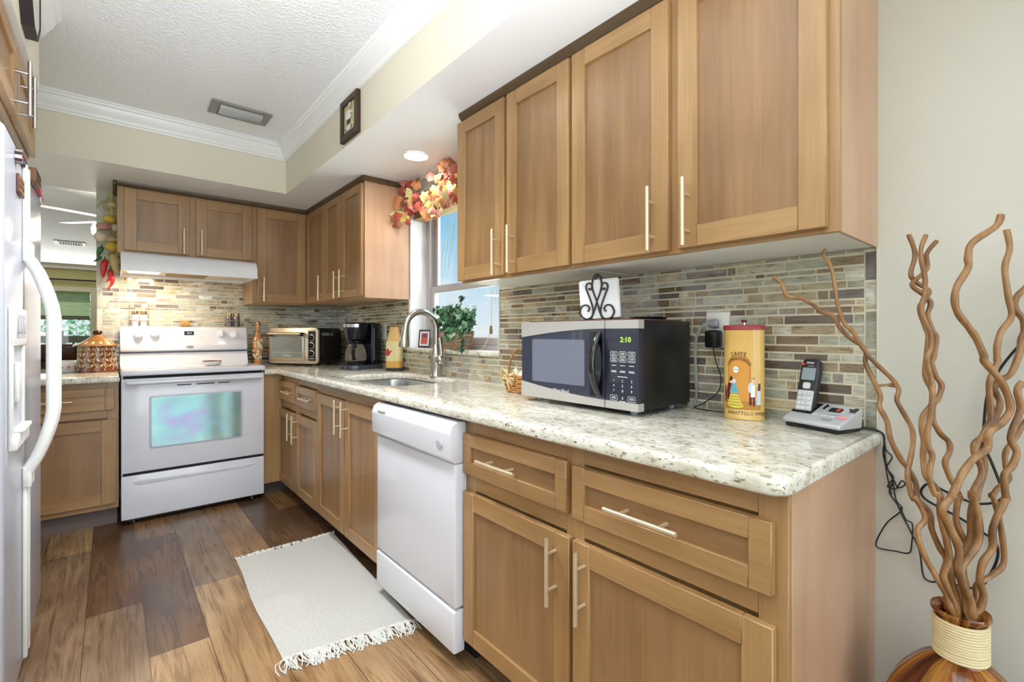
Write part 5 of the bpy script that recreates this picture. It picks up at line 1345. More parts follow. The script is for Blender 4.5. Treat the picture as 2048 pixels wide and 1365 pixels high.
db = thing('decorative_bottle', 'tall slim glass bottle with painted flowers between the stove and the toaster oven', 'bottle', (-.628, 4.15, ZC))
BM, nt, b = nodes('painted_glass'); f = noi(nt, pos(nt, (1, 1, 1)), 28, 4); nt.links.new(ramp(nt, f, ((.3, (120, 70, 36)), (.45, (196, 132, 66)), (.55, (176, 150, 110)), (.68, (220, 206, 178)))), b.inputs['Base Color']); b.inputs['Roughness'].default_value = .15; b.inputs['Coat Weight'].default_value = .5
mb = MB(); mb.lathe([(1e-5, 0), (.032, 0), (.036, .01), (.030, .045), (.034, .09), (.042, .14), (.043, .18), (.034, .215), (.018, .24), (.0145, .26), (.0145, .32), (.019, .325), (.019, .335), (.012, .336)], (-.628, 4.15, ZC), 28); mb.build('glass_body', BM, db)
mb = MB(); mb.lathe([(.012, .33), (.0125, .345), (1e-5, .346)], (-.628, 4.15, ZC), 16); mb.build('cork', mat('cork', (150, 100, 70), .8), db)
mb = MB(); c_ = Vector((-.628, 4.15, ZC))
for i in range(14):
    a = rn.uniform(-2.6, -.6); z_ = rn.uniform(.06, .19); mb.ell((c_.x+.042*math.cos(a), c_.y+.042*math.sin(a), c_.z+z_), (.008, .008, .010), 8, 6)
mb.build('raised_flowers', mat('flower_cream', (222, 208, 178), .6), db)

# things on top of the stove's back panel
def jar(parent, c, r, h, mg, ml):
    mb = MB(); mb.lathe([(1e-5, 0), (r, 0), (r, h*.72), (r*.85, h*.78)], c, 18); mb.build('jar', mg, parent)
    mb = MB(); mb.lathe([(r*.9, h*.76), (r*.95, h*.78), (r*.95, h), (1e-5, h)], c, 18); mb.build('lid', ml, parent)
ZB = 1.1825
JL = mat('jar_lid', (206, 186, 150), .2, .9)
def spice(name, lb, x0, mg):
    r_ = thing(name, lb, 'spice rack', (x0, 4.215, ZB))
    mb = MB()
    for x in (x0-.052, x0+.052): mb.tube([(x, 4.245, ZB), (x, 4.245, ZB+.16)], .0022, 6); mb.tube([(x, 4.19, ZB+.002), (x, 4.245, ZB+.002)], .0022, 6)
    for z_, y_ in ((.16, 4.245), (.05, 4.19), (.002, 4.19), (.05, 4.245)): mb.tube([(x0-.052, y_, ZB+z_), (x0+.052, y_, ZB+z_)], .0022, 6)
    mb.build('wire_frame', mat('wire_pale', (206, 190, 168), .3, .8), r_)
    return r_
JA = mat('spice_pale', (186, 178, 184), .12, coat=.5, vary=.25); JB = mat('spice_dark', (104, 96, 100), .12, coat=.5, vary=.5)
spice('spice_rack', 'wire spice rack with two pale jars at the left end of the stove top panel', -1.362, JA)
for i, x in enumerate((-1.386, -1.338)):
    t = thing('spice_jar', ('left pale spice jar in the wire rack at the left of the stove panel', 'right pale spice jar in the wire rack at the left of the stove panel')[i], 'jar', (x, 4.215, ZB+.004), 0, 'spice jars on the stove'); jar(t, (x, 4.215, ZB+.0045), .0215, .105, JA, JL)
spice('spice_rack', 'wire spice rack with two speckled jars at the right end of the stove top panel', -.79, JB)
for i, x in enumerate((-.814, -.766)):
    t = thing('spice_jar', ('left speckled spice jar in the wire rack at the right of the stove panel', 'right speckled spice jar in the wire rack at the right of the stove panel')[i], 'jar', (x, 4.215, ZB+.004), 0, 'spice jars on the stove'); jar(t, (x, 4.215, ZB+.0045), .0215, .10, JB, JL)
t = thing('spice_jar', 'small golden jar lying alone on the middle of the stove panel', 'jar', (-1.09, 4.215, ZB), 0)
mb = MB(); mb.lathe([(1e-5, 0), (.024, 0), (.024, .05), (.02, .054)], (0, 0, 0), 18); mb.v = [Vector((-1.125+p.z, 4.215+p.x, ZB+.025+p.y)) for p in mb.v]; mb.build('jar', mat('gold_jar', (176, 136, 72), .2, coat=.5, vary=.3), t)
mb = MB(); mb.lathe([(.021, .052), (.021, .072), (1e-5, .0725)], (0, 0, 0), 18); mb.v = [Vector((-1.125+p.z, 4.215+p.x, ZB+.025+p.y)) for p in mb.v]; mb.build('lid', JL, t)
t = thing('spoon_rest', 'small round white dish on the stove cooktop', 'dish', (-.985, 3.80, .9165))
mb = MB(); mb.lathe([(1e-5, .001), (.04, .001), (.052, .012), (.058, .030), (.055, .030), (.048, .014), (.036, .006), (1e-5, .005)], (-.985, 3.80, .9165), 32); mb.build('dish_body', mat('glazed_white', (226, 228, 230), .2), t)
mb = MB(); mb.lathe([(.0585, .0295), (.0575, .033), (.0545, .0295)], (-.985, 3.80, .9165), 32); mb.mi = 0; mb.ell((-.975, 3.82, .9265), (.02, .012, .003), 12, 6); mb.build('rim_decor', mat('rim_brown', (150, 100, 84), .4), t)

# jar and bowl on the pass-through counter
cj = thing('cookie_jar', 'brown lidded ceramic jar with cream vine pattern on the pass-through counter', 'jar', (-1.582, 4.13, ZC))
JC = (-1.582, 4.13, ZC)
BR = mat('jar_brown', (124, 66, 34), .16, coat=.6, vary=.12); CRM = mat('jar_cream', (226, 208, 166), .3)
JP = [(1e-5, 0), (.103, 0), (.108, .004), (.107, .012), (.101, .035), (.096, .09), (.094, .14), (.096, .165)]
mb = MB(); mb.lathe(JP, JC, 40); mb.build('body', BR, cj)
mb = MB(); mb.lathe([(.112, .166), (.118, .168), (.117, .174), (.085, .188), (.055, .207), (.034, .228), (.022, .240), (.018, .245)], JC, 40); ld = mb.build('lid', mat('jar_lid_tan', (150, 104, 58), .18, coat=.6, vary=.15), cj)
mb = MB(); mb.lathe([(.018, .243), (.024, .248), (.027, .258), (.022, .268), (1e-5, .272)], JC, 24); mb.build('knob', mat('jar_knob', (52, 30, 22), .15, coat=.5), ld)
def jr(z):
    for (r0, z0), (r1, z1) in zip(JP[1:], JP[2:]):
        if z0 <= z <= z1: return r0+(r1-r0)*(z-z0)/(z1-z0)
    return .096
def jpt(s, z, off=.0012):
    a = -math.pi/2+s/.098; r_ = jr(z)+off
    return Vector((JC[0]+r_*math.cos(a), JC[1]+r_*math.sin(a), JC[2]+z))
mb = MB(); rj = random.Random(4)
for k in range(7):
    s0 = -.155+k*.046
    vine = [(s0+.004, .012), (s0+.014, .04), (s0+.000, .075), (s0+.014, .11), (s0+.006, .155)]
    mb.tube([jpt(*p) for p in [(q.x, q.y) for q in smoothline([(a_, b_, 0) for a_, b_ in vine], 6)]], .0018, 5)
    for j, (cz2, sg, rr2) in enumerate(((.040, 1, .013), (.075, -1, .014), (.112, 1, .014), (.145, -1, .011))):
        sp_ = [(s0+.008+sg*rr2*.8+rr2*math.cos(t*sg+(math.pi if sg > 0 else 0))*(1-t/8), cz2+rr2*math.sin(t)*(1-t/8)) for t in [i*.4 for i in range(16)]]
        mb.tube([jpt(*p) for p in sp_], .0016, 5)
        cx_ = s0+.008-sg*.014; P = [(cx_+math.cos(t)*.0055+sg*.006*math.sin(t), cz2+.004+math.sin(t)*.011) for t in [2*math.pi*i/10 for i in range(10)]]
        mb.add([jpt(*p) for p in P], [tuple(range(10))])
mb.build('vine_pattern', CRM, cj)
mb = MB()
for k in range(14):
    a = 2*math.pi*k/14; c_ = Vector((JC[0]+.085*math.cos(a), JC[1]+.085*math.sin(a), JC[2]+.1895)); d = Vector((math.cos(a)*.8, math.sin(a)*.8, -.5)).normalized(); n_ = Vector((-math.sin(a), math.cos(a), 0))
    mb.add([c_-d*.02, c_+n_*.008, c_+d*.02, c_-n_*.008], [(0, 1, 2, 3)])
mb.build('lid_leaves', CRM, ld)
bw = thing('serving_bowl', 'oval white bowl with small orange flowers beside the brown jar', 'bowl', (-1.735, 4.16, ZC))
BC = (-1.735, 4.17, ZC)
mb = MB(); mb.lathe([(1e-5, .002), (.068, .001), (.072, .004), (.086, .058), (.092, .074), (.089, .075), (.080, .055), (.066, .008), (1e-5, .006)], BC, 40, sx=1.0, sy=.85); mb.build('bowl_body', mat('bowl_white', (232, 230, 228), .2, coat=.4), bw)
mb = MB()
for k in range(10):
    a = -math.pi/2+(k-4.5)*.42; r_ = .0805
    c_ = Vector((BC[0]+r_*math.cos(a), BC[1]+r_*.85*math.sin(a), BC[2]+.035)); n_ = Vector((math.cos(a), math.sin(a), -.3)).normalized(); t_ = Vector((-math.sin(a), math.cos(a), 0)); u_ = n_.cross(t_)
    mb.mi = k % 2
    mb.add([c_+n_*.0012+t_*.009*math.cos(2*math.pi*i/10)*(1+.3*math.cos(2*math.pi*i/2))+u_*.011*math.sin(2*math.pi*i/10) for i in range(10)], [tuple(range(10))])
mb.build('flower_pattern', [mat('bowl_orange', (214, 150, 110), .4), mat('bowl_rose', (206, 140, 134), .4)], bw)

# ------------------------------------------------------------------ hanging vegetable swag on the wall end
sw = thing('vegetable_swag', 'hanging swag of garlic, onions, lemons and red chillies on the wall end', 'swag', (-1.53, 4.23, 1.75))
SWY = 4.235
def sp_at(x, y, **k):                       # crop pixels of the photograph: x/5.9375+180, y/5.9375+370
    return at(x/5.9375+180, y/5.9375+370, y=k.get('yy', SWY))
HUSK = mat('corn_husk', (206, 186, 128), .75, vary=.25)
mb = MB(); rs = random.Random(8)
core = smoothline([sp_at(262, 70), sp_at(262, 200), sp_at(270, 420), sp_at(270, 640), sp_at(262, 800), sp_at(255, 940)], 6); mb.tube(core, .012, 8)
for i in range(130):
    q = rs.choice(core[6:]); d = Vector((rs.uniform(-1, 1), rs.uniform(-.8, .1), rs.uniform(-1, .5))).normalized(); l = rs.uniform(.02, .05); n_ = d.cross(Vector((0, 1, .2))).normalized()*.0035
    m_ = q+d*l*.6; e = q+d*l+Vector((0, 0, -.01)); mb.add([q-n_, q+n_, m_+n_, e, m_-n_], [(0, 1, 2, 4), (4, 2, 3)])
for P in ([(262, 60), (255, 100), (270, 150), (230, 200), (150, 190), (110, 230), (80, 265)], [(270, 120), (200, 175), (150, 230), (200, 290), (290, 240), (330, 180)], [(250, 200), (300, 230), (330, 260), (270, 330), (345, 300)]):
    mb.tube(smoothline([sp_at(*p) for p in P], 6), .0075, 8, flat=.5)
mb.build('husk_braid', HUSK, sw)
def bulb(nm, x, y, r, m_, yy=SWY-.035, sq_=(1, 1, 1)):
    c_ = sp_at(x, y, yy=yy); mb = MB(); mb.ell(c_, (r*sq_[0], r*sq_[1], r*sq_[2]), 20, 12); mb.build(nm, m_, sw)
LEM = mat('lemon_yellow', (222, 186, 66), .4, bump=(200, .2, .001)); GAR = mat('garlic_cream', (230, 214, 190), .5); ONI = mat('onion_pink', (198, 150, 140), .35, coat=.3)
bulb('lemon', 238, 408, .034, LEM, sq_=(1.1, 1, .82)); bulb('lemon', 272, 738, .036, LEM, sq_=(1.1, 1, .88))
bulb('onion', 160, 495, .036, ONI, sq_=(1.15, 1, .75)); bulb('garlic', 275, 240, .027, HUSK, sq_=(1.15, 1, .8)); bulb('garlic', 130, 615, .034, GAR, sq_=(1.1, 1, 1)); bulb('garlic', 300, 510, .027, GAR, SWY-.02); bulb('garlic', 265, 650, .026, HUSK, SWY-.03, (1.4, 1, .8))
def chilli(nm, P, r, m_, stem=True):
    Q = smoothline([sp_at(*p, yy=SWY-.04) for p in P], 6); n = len(Q)
    mb = MB(); mb.tube(Q, [max(.001, r*min(1, .55+3*i/n)*(1-(i/(n-1))**2.2*.92)) for i in range(n)], 10); c_ = mb.build(nm, m_, sw)
    if stem:
        mb = MB(); q = Q[0]; mb.tube([q+Vector((0, 0, .022)), q+Vector((0, 0, .006)), q-Vector((0, 0, .004))], [.003, .004, r*.7], 8); mb.build('stem', mat('chilli_stem', (70, 110, 52), .5), c_)
RED = mat('chilli_red', (206, 30, 28), .22, coat=.5); GRE = mat('chilli_green', (52, 104, 52), .25, coat=.4)
chilli('chilli', [(175, 890), (165, 980), (158, 1050), (158, 1110)], .021, RED); chilli('chilli', [(240, 1010), (245, 1060), (240, 1110), (185, 1160)], .017, RED); chilli('chilli', [(262, 1060), (268, 1130), (250, 1190), (205, 1235)], .013, RED, False)
chilli('chilli', [(140, 740), (110, 800), (95, 850)], .017, GRE); chilli('chilli', [(125, 850), (100, 885), (40, 912)], .012, GRE, False)
mb = MB(); Q = smoothline([sp_at(280, 830, yy=SWY-.03), sp_at(300, 920, yy=SWY-.035), sp_at(325, 1050, yy=SWY-.03)], 6); mb.tube(Q, [.018+.012*math.sin(math.pi*i/(len(Q)-1)) for i in range(len(Q))], 12); mb.build('corn_cob', HUSK, sw)

# ------------------------------------------------------------------ autumn leaf garland round the sink window
ga = thing('leaf_garland', 'garland of red, orange and yellow autumn leaves round the sink window', 'garland', (-.06, 2.7, 2.0))
GL = [mat('leaf_red', (170, 72, 56), .5, vary=.3), mat('leaf_orange', (198, 130, 82), .5, vary=.3), mat('leaf_yellow', (206, 176, 100), .5, vary=.25), mat('leaf_pale', (208, 198, 140), .5, vary=.2), mat('leaf_rust', (150, 88, 54), .5, vary=.3), mat('leaf_pink', (200, 122, 112), .5, vary=.25)]
def gz(x, y): return (770+x/8.533, 310+y/8.533)      # crop pixels of the photograph
def gpt(x, y, side):
    u, v = gz(x, y)
    q = at(u, v, y=2.80)
    return q if side and q.x < -.07 else at(u, v, x=-.075)
mb = MB(); rg = random.Random(14)
SPEC = [(320, 480, 5, 1, 1.2), (420, 510, 0, 1, 1.1), (300, 620, 0, 1, 1.1), (330, 560, 4, 1, .9), (450, 660, 3, 1, 1.5), (540, 500, 1, 1, 1.3), (230, 800, 1, 1, 1.9), (190, 1010, 3, 1, 1.6), (330, 1060, 2, 1, 1.4), (240, 1210, 4, 1, 1.0), (400, 900, 0, 1, 1.1), (440, 980, 0, 1, 1.0), (410, 1160, 0, 1, .8), (150, 1110, 4, 1, .8), (480, 820, 2, 1, 1.2), (360, 800, 4, 1, .9), (290, 900, 4, 1, .7),
        (560, 740, 0, 0, 1.2), (600, 880, 0, 0, 1.3), (500, 900, 5, 0, 1.2), (690, 1000, 1, 0, 1.4), (700, 740, 3, 0, 1.4), (850, 640, 2, 0, 1.5), (880, 760, 0, 0, 1.0), (860, 940, 3, 0, 1.7), (790, 380, 5, 0, 1.2), (930, 410, 1, 0, 1.2), (1010, 360, 5, 0, 1.2), (1000, 460, 1, 0, 1.3), (1040, 560, 1, 0, 1.5), (1090, 620, 2, 0, 1.4), (1150, 540, 3, 0, 1.4), (1110, 690, 3, 0, 1.6), (1190, 700, 0, 0, 1.3), (1200, 400, 0, 0, 1.3), (1210, 280, 5, 0, 1.4), (1050, 180, 1, 0, 1.2), (1110, 150, 4, 0, 1.2), (990, 250, 1, 0, .9), (930, 830, 2, 0, 1.1), (1090, 820, 5, 0, .9), (1010, 800, 4, 0, 1.0), (760, 870, 2, 0, 1.1), (650, 940, 0, 0, 1.1), (1230, 560, 2, 0, 1.4), (960, 620, 5, 0, 1.0), (1260, 640, 1, 0, 1.3), (1290, 480, 4, 0, 1.3), (1300, 360, 2, 0, 1.3)]
for x, y, c_, sd, s_ in SPEC:
    q = gpt(x, y, sd); nrm_ = Vector((rg.uniform(-1, -.3), rg.uniform(-1.1, -.5), rg.uniform(-.4, .4))); mb.mi = c_
    q = q+Vector((rg.uniform(-.03, .0), rg.uniform(-.03, .01), 0)) if 0 else q+Vector((-.012, -.012, 0))*rg.uniform(0, 1.5)
    leaf(mb, q, nrm_, (rg.uniform(-.8, .8), rg.uniform(-.8, .8), rg.uniform(-1, .6)), .046*s_, 'maple', .6)
    mb.mi = rg.choice((0, 1, 4, 4, 2, 5)); q2 = q+Vector((rg.uniform(-.006, .012), rg.uniform(-.035, .035), rg.uniform(-.035, .03)))
    leaf(mb, q2, (rg.uniform(-1, -.2), rg.uniform(-1.1, .2), rg.uniform(-.7, .7)), (rg.uniform(-.8, .8), rg.uniform(-.8, .8), rg.uniform(-1, .6)), .036*s_, 'maple', .7)
mb.build('leaves', GL, ga)
mb = MB()
mb.tube(smoothline([gpt(240, 1200, 1), gpt(300, 1000, 1), gpt(340, 800, 1), gpt(400, 560, 1)], 5), .004, 6)
mb.tube(smoothline([gpt(480, 880, 0), gpt(620, 900, 0), gpt(760, 860, 0), gpt(900, 760, 0), gpt(1050, 640, 0), gpt(1230, 420, 0)], 5), .004, 6)
for i in range(16):
    q = gpt(rg.uniform(700, 1200), rg.uniform(550, 900), 0); P = [q+Vector((-.01, .03*math.sin(t*1.7+i), -.018*t+.02*math.cos(t*2+i))) for t in [k*.5 for k in range(7)]]; mb.tube(P, .0016, 5, False)
mb.build('twigs', mat('garland_twig', (206, 176, 156), .6), ga)

# ------------------------------------------------------------------ wall pictures, fridge magnets
pc_ = thing('chef_picture', 'small dark-framed chef picture on the right soffit', 'picture', (XSR, 2.37, 2.235))
y0, y1, z0, z1 = 2.258, 2.478, 2.128, 2.338
mb = MB(); FRD = mat('frame_brown', (62, 42, 28), .4)
for q in (((XSR-.022, y0, z0), (XSR, y1, z0+.034)), ((XSR-.022, y0, z1-.030), (XSR, y1, z1)), ((XSR-.022, y0, z0+.034), (XSR, y0+.032, z1-.03)), ((XSR-.022, y1-.032, z0+.034), (XSR, y1, z1-.03))): mb.box(*q, .002)
mb.build('frame', FRD, pc_)
mb = MB(); xf = XSR-.010; ym = (y0+y1)/2
def pp(i, pts, k): mb.mi = i; mb.poly([(ym-a, b) for a, b in pts], lambda a, b: (xf-.0008*k, a, b))
pp(0, [(-.08, z0+.03), (.08, z0+.03), (.08, z1-.027), (-.08, z1-.027)], 0)
for i in range(12):
    a = -.075+i*.0125
    pp(1 if i % 2 else 2, [(a, z0+.034), (a+.0125, z0+.034), (a+.0125, z0+.060+.004*(i % 3)), (a, z0+.060+.004*(i % 3))], 1)
pp(2, [(-.035, z0+.05), (-.002, z0+.05), (.004, z0+.085), (-.040, z0+.085)], 2)
pp(3, [(-.040, z0+.075), (.004, z0+.075), (.004, z0+.112), (-.036, z0+.112)], 3)
pp(2, [(-.046, z0+.104), (.010, z0+.100), (.042, z0+.118), (.046, z0+.134), (.016, z0+.136), (-.004, z0+.150), (-.036, z0+.148), (-.052, z0+.128)], 4)
pp(4, oval(.002, z0+.156, .010, .011), 5); pp(2, [(-.008, z0+.162), (.012, z0+.162), (.018, z0+.176), (.004, z0+.182), (-.014, z0+.176)], 6); pp(3, [(.014, z0+.112), (.030, z0+.118), (.030, z0+.126), (.014, z0+.122)], 5)
mb.build('print', [mat('print_green', (196, 194, 140), .5), mat('print_black', (24, 24, 26), .5), mat('print_white', (236, 236, 232), .5), mat('print_charcoal', (52, 54, 52), .5), mat('print_skin', (196, 160, 130), .5)], pc_)

oc = thing('framed_plaque', 'dark-framed pale plaque on the left soffit above the refrigerator cabinet', 'plaque', (XSL, 2.245, 2.268))
cy_, cz_, ra = 2.245, 2.268, .138
O8 = [(cy_+ra*math.cos(math.pi/8+k*math.pi/4), cz_+ra*math.sin(math.pi/8+k*math.pi/4)) for k in range(8)]
I8 = [(cy_+(ra-.009)*math.cos(math.pi/8+k*math.pi/4), cz_+(ra-.009)*math.sin(math.pi/8+k*math.pi/4)) for k in range(8)]
mb = MB(); V = [(x, p[0], p[1]) for x, S in ((XSL, O8), (XSL+.032, O8), (XSL+.032, I8), (XSL+.028, I8)) for p in S]
mb.add(V, [(j*8+i, j*8+(i+1) % 8, (j+1)*8+(i+1) % 8, (j+1)*8+i) for j in range(3) for i in range(8)]); mb.build('frame', mat('plaque_frame', (46, 36, 42), .35), oc)
mb = MB(); mb.prism(I8, 0, XSL+.001, XSL+.0285); mb.build('face', mat('plaque_face', (206, 214, 196), .4, vary=.12), oc)

def magnet(lb, u0, v0, u1, v1, cols, th, kind='box', xf=RX):
    a = at(u0, v0, x=xf); b_ = at(u1, v1, x=xf); y0, y1 = sorted((a.y, b_.y)); z0, z1 = sorted((a.z, b_.z))
    t = thing('fridge_magnet', lb, 'magnet', (RX, (y0+y1)/2, (z0+z1)/2))
    mb = MB()
    if kind == 'ring':
        cy2, cz2, r_ = (y0+y1)/2, (z0+z1)/2, (z1-z0)/2
        for k in range(14):
            q = [2*math.pi*k/14, 2*math.pi*(k+1)/14]; mb.mi = k % len(cols)
            pts = [(cy2+rr*.75*math.cos(w), cz2+rr*math.sin(w)) for rr, w in ((r_, q[0]), (r_, q[1]), (r_*.62, q[1]), (r_*.62, q[0]))]
            mb.prism(pts, 0, RX+.0005, RX+th)
        mb.mi = len(cols)-1; mb.prism([(cy2+r_*.47*math.cos(2*math.pi*k/16), cz2+r_*.62*math.sin(2*math.pi*k/16)) for k in range(16)], 0, RX+.0005, RX+th*.4)
    else:
        mb.box((RX+.0005, y0, z0), (RX+th, y1, z1), .002)
        for i in range(1, len(cols)):
            mb.mi = i; h = (z1-z0)/(len(cols)-1); mb.box((RX+th-.0005, y0+.006, z0+(i-1)*h+.006), (RX+th+.0012, y1-.006, z0+i*h-.006), .0008)
    mb.build('magnet_body', cols, t)
MC = lambda n, c: mat('magnet_'+n, c, .45)
magnet('round plaid wreath magnet high on the freezer door', 22, 280, 38, 340, [MC('plum', (84, 44, 56)), MC('grey', (150, 146, 142)), MC('dark', (50, 40, 42)), MC('cream', (220, 216, 206))], .016, 'ring')
magnet('tall brown photo magnet below the wreath magnet on the freezer door', 32, 345, 42, 398, [MC('wood', (110, 70, 56)), MC('tan', (176, 150, 110)), MC('olive', (130, 128, 90)), MC('tan', (176, 150, 110))], .008)
magnet('small patterned magnet beside the wreath magnet near the freezer door edge', 40, 305, 47, 340, [MC('dark', (50, 40, 42)), MC('teal', (120, 160, 170)), MC('rose', (190, 90, 100))], .008)
magnet('thick brown wooden magnet with holes on the refrigerator door', 57, 333, 67, 378, [MC('brown', (126, 88, 62)), MC('dark', (50, 40, 42)), MC('dark', (50, 40, 42))], .02)
magnet('red and pale blue magnet next to the wooden one on the refrigerator door', 68, 357, 77, 394, [MC('red', (196, 40, 70)), MC('sky', (176, 206, 220)), MC('white', (226, 230, 232))], .012)
magnet('thin white tag magnet at the outer edge of the refrigerator door', 77.5, 372, 81, 410, [MC('white', (226, 230, 232)), MC('rose', (190, 90, 100)), MC('white', (226, 230, 232))], .008)

# ------------------------------------------------------------------ rug
rug = thing('rug', 'cream fringed cotton rug on the wood floor before the sink cabinet', 'rug', (-.83, 2.2, 0))
RUGM, nt, b = nodes('cotton_rug'); b.inputs['Roughness'].default_value = .95
nt.links.new(ramp(nt, noi(nt, pos(nt, (60, 240, 1)), 1.6, 3), ((.3, (170, 168, 160)), (.7, (202, 200, 194)))), b.inputs['Base Color']); bumpn(nt, b, noi(nt, pos(nt, (90, 320, 1)), 1.5, 2), .7, .004)
c4 = [at(470, 1122, z=.006), at(668, 1068, z=.006), at(824, 1240, z=.006), at(562, 1322, z=.006)]     # far-left, far-right, near-right, near-left
mb = MB(); NU, NV = 24, 40; V = []; rr_ = random.Random(2)
def rugpt(s, t):
    a = c4[0].lerp(c4[1], s); b2 = c4[3].lerp(c4[2], s); p = a.lerp(b2, t)
    wob = .006*math.sin(t*7+1)*(1-s)**2
    z_ = .007+.003*noise.noise(Vector((p.x*9, p.y*9, 0)))+.0045*math.exp(-((t-.52)/.03)**2)*(1-s)
    return Vector((p.x+wob, p.y, z_))
for j in range(NV+1):
    for i in range(NU+1): V.append(rugpt(i/NU, j/NV))
F = [(j*(NU+1)+i, j*(NU+1)+i+1, (j+1)*(NU+1)+i+1, (j+1)*(NU+1)+i) for j in range(NV) for i in range(NU)]
n0 = len(V); V += [Vector((p.x, p.y, .0008)) for p in V]
F += [tuple(n0+k for k in f[::-1]) for f in F]
edge = [i for i in range(NU+1)]+[(j)*(NU+1)+NU for j in range(1, NV+1)]+[NV*(NU+1)+i for i in range(NU-1, -1, -1)]+[j*(NU+1) for j in range(NV-1, 0, -1)]
F += [(edge[k], n0+edge[k], n0+edge[(k+1) % len(edge)], edge[(k+1) % len(edge)]) for k in range(len(edge))]
mb.add(V, F, True); mb.build('woven_body', RUGM, rug)
mb = MB(); FRG = mat('fringe_cotton', (212, 210, 203), .9)
for t, sg, L0 in ((0, 1, .035), (1, -1, .075)):
    for i in range(210):
        s = rr_.random(); p = rugpt(s, t); l = L0*rr_.uniform(.5, 1.15)
        d = Vector((rr_.uniform(-.5, .45), sg*1.0, 0)).normalized(); k = rr_.uniform(-.35, .35); perp = Vector((-d.y, d.x, 0))
        P = [p+d*l*q+perp*l*k*math.sin(q*3)+Vector((0, 0, (.002 if q < .9 else -.001)+.008*math.sin(q*3.1)*rr_.random()-p.z*q*.55)) for q in (-.08, .25, .5, .75, 1)]
        mb.tube(P, .0019, 5)
fo = mb.build('fringe', FRG, rug); fo['kind'] = 'stuff'

# ------------------------------------------------------------------ amber vase with curly willow
VX, VY = -.20, .147
va = thing('amber_vase', 'big ribbed amber glass vase with a rope-wrapped neck by the wall', 'vase', (VX, VY, 0))
AG, nt, b = nodes('amber_glass')
tc = nt.nodes.new('ShaderNodeTexCoord'); sx_ = nt.nodes.new('ShaderNodeSeparateXYZ'); nt.links.new(tc.outputs['Object'], sx_.inputs[0])
an = nt.nodes.new('ShaderNodeMath'); an.operation = 'ARCTAN2'; nt.links.new(sx_.outputs[1], an.inputs[0]); nt.links.new(sx_.outputs[0], an.inputs[1])
cbx = nt.nodes.new('ShaderNodeCombineXYZ'); nt.links.new(an.outputs[0], cbx.inputs[0]); nt.links.new(sx_.outputs[2], cbx.inputs[1])
mpp = nt.nodes.new('ShaderNodeMapping'); mpp.inputs['Scale'].default_value = (2.4, 2.2, 1); nt.links.new(cbx.outputs[0], mpp.inputs[0])
f = noi(nt, mpp.outputs[0], 1.3, 2, .5, .9)
nt.links.new(ramp(nt, f, ((.34, (84, 34, 14)), (.5, (176, 92, 28)), (.66, (244, 182, 84)))), b.inputs['Base Color'])
b.inputs['Roughness'].default_value = .03; b.inputs['Transmission Weight'].default_value = .65; b.inputs['IOR'].default_value = 1.3; b.inputs['Coat Weight'].default_value = .6
rib = lambda a, z: .018*math.cos(14*a)*max(0, min(1, (.50-z)/.05))
outp = [(1e-5, 0), (.07, 0), (.085, .01), (.122, .08), (.145, .17), (.150, .25), (.143, .33), (.120, .40), (.088, .445), (.058, .470), (.040, .482), (.0375, .49), (.0375, .562), (.040, .568), (.0455, .572), (.047, .577), (.0455, .581), (.040, .579)]
inn = [(.034, .572), (.033, .49), (.052, .465), (.083, .44), (.114, .394), (.136, .33), (.143, .25), (.137, .17), (.115, .082), (.08, .018), (1e-5, .015)]
body_ = [(q.x, q.y) for q in smoothline([(r_*(.90 if z_ < .46 else 1), z_, 0) for r_, z_ in outp[1:11]], 4)]
outp = outp[:1]+body_+outp[11:]
inn = [(r_*(.90 if z_ < .46 else 1), z_) for r_, z_ in inn]
mb = MB(); mb.lathe(outp+inn, (VX, VY, 0), 84, rib=rib); mb.build('glass_body', AG, va)
ROPE = mat('rope_jute', (228, 212, 168), .8, bump=(260, .5, .002))
mb = MB(); P = [(VX+.0412*math.cos(a), VY+.0412*math.sin(a), .487+.0054*a/(2*math.pi)) for a in [2*math.pi*k/28 for k in range(28*14)]]
mb.tube(P, .0029, 6); mb.build('rope_wrap', ROPE, va)
BARK, nt, b = nodes('willow_bark'); f = noi(nt, pos(nt, (24, 24, 12)), 1.6, 4); nt.links.new(ramp(nt, f, ((.3, (104, 72, 42)), (.5, (146, 104, 62)), (.7, (166, 128, 84)))), b.inputs['Base Color']); b.inputs['Roughness'].default_value = .36; bumpn(nt, b, noi(nt, pos(nt, (1, 1, 1)), 90, 3), .25, .002)
A = lambda P: [(1760+x/4.549, 420+y/4.549) for x, y in P]
B = lambda P: [(1740+x/4.266, 680+y/4.266) for x, y in P]
C = lambda P: [(1740+x/3.370, 960+y/3.370) for x, y in P]
D4 = lambda P: [(1540+x/3.25, 480+y/3.25) for x, y in P]
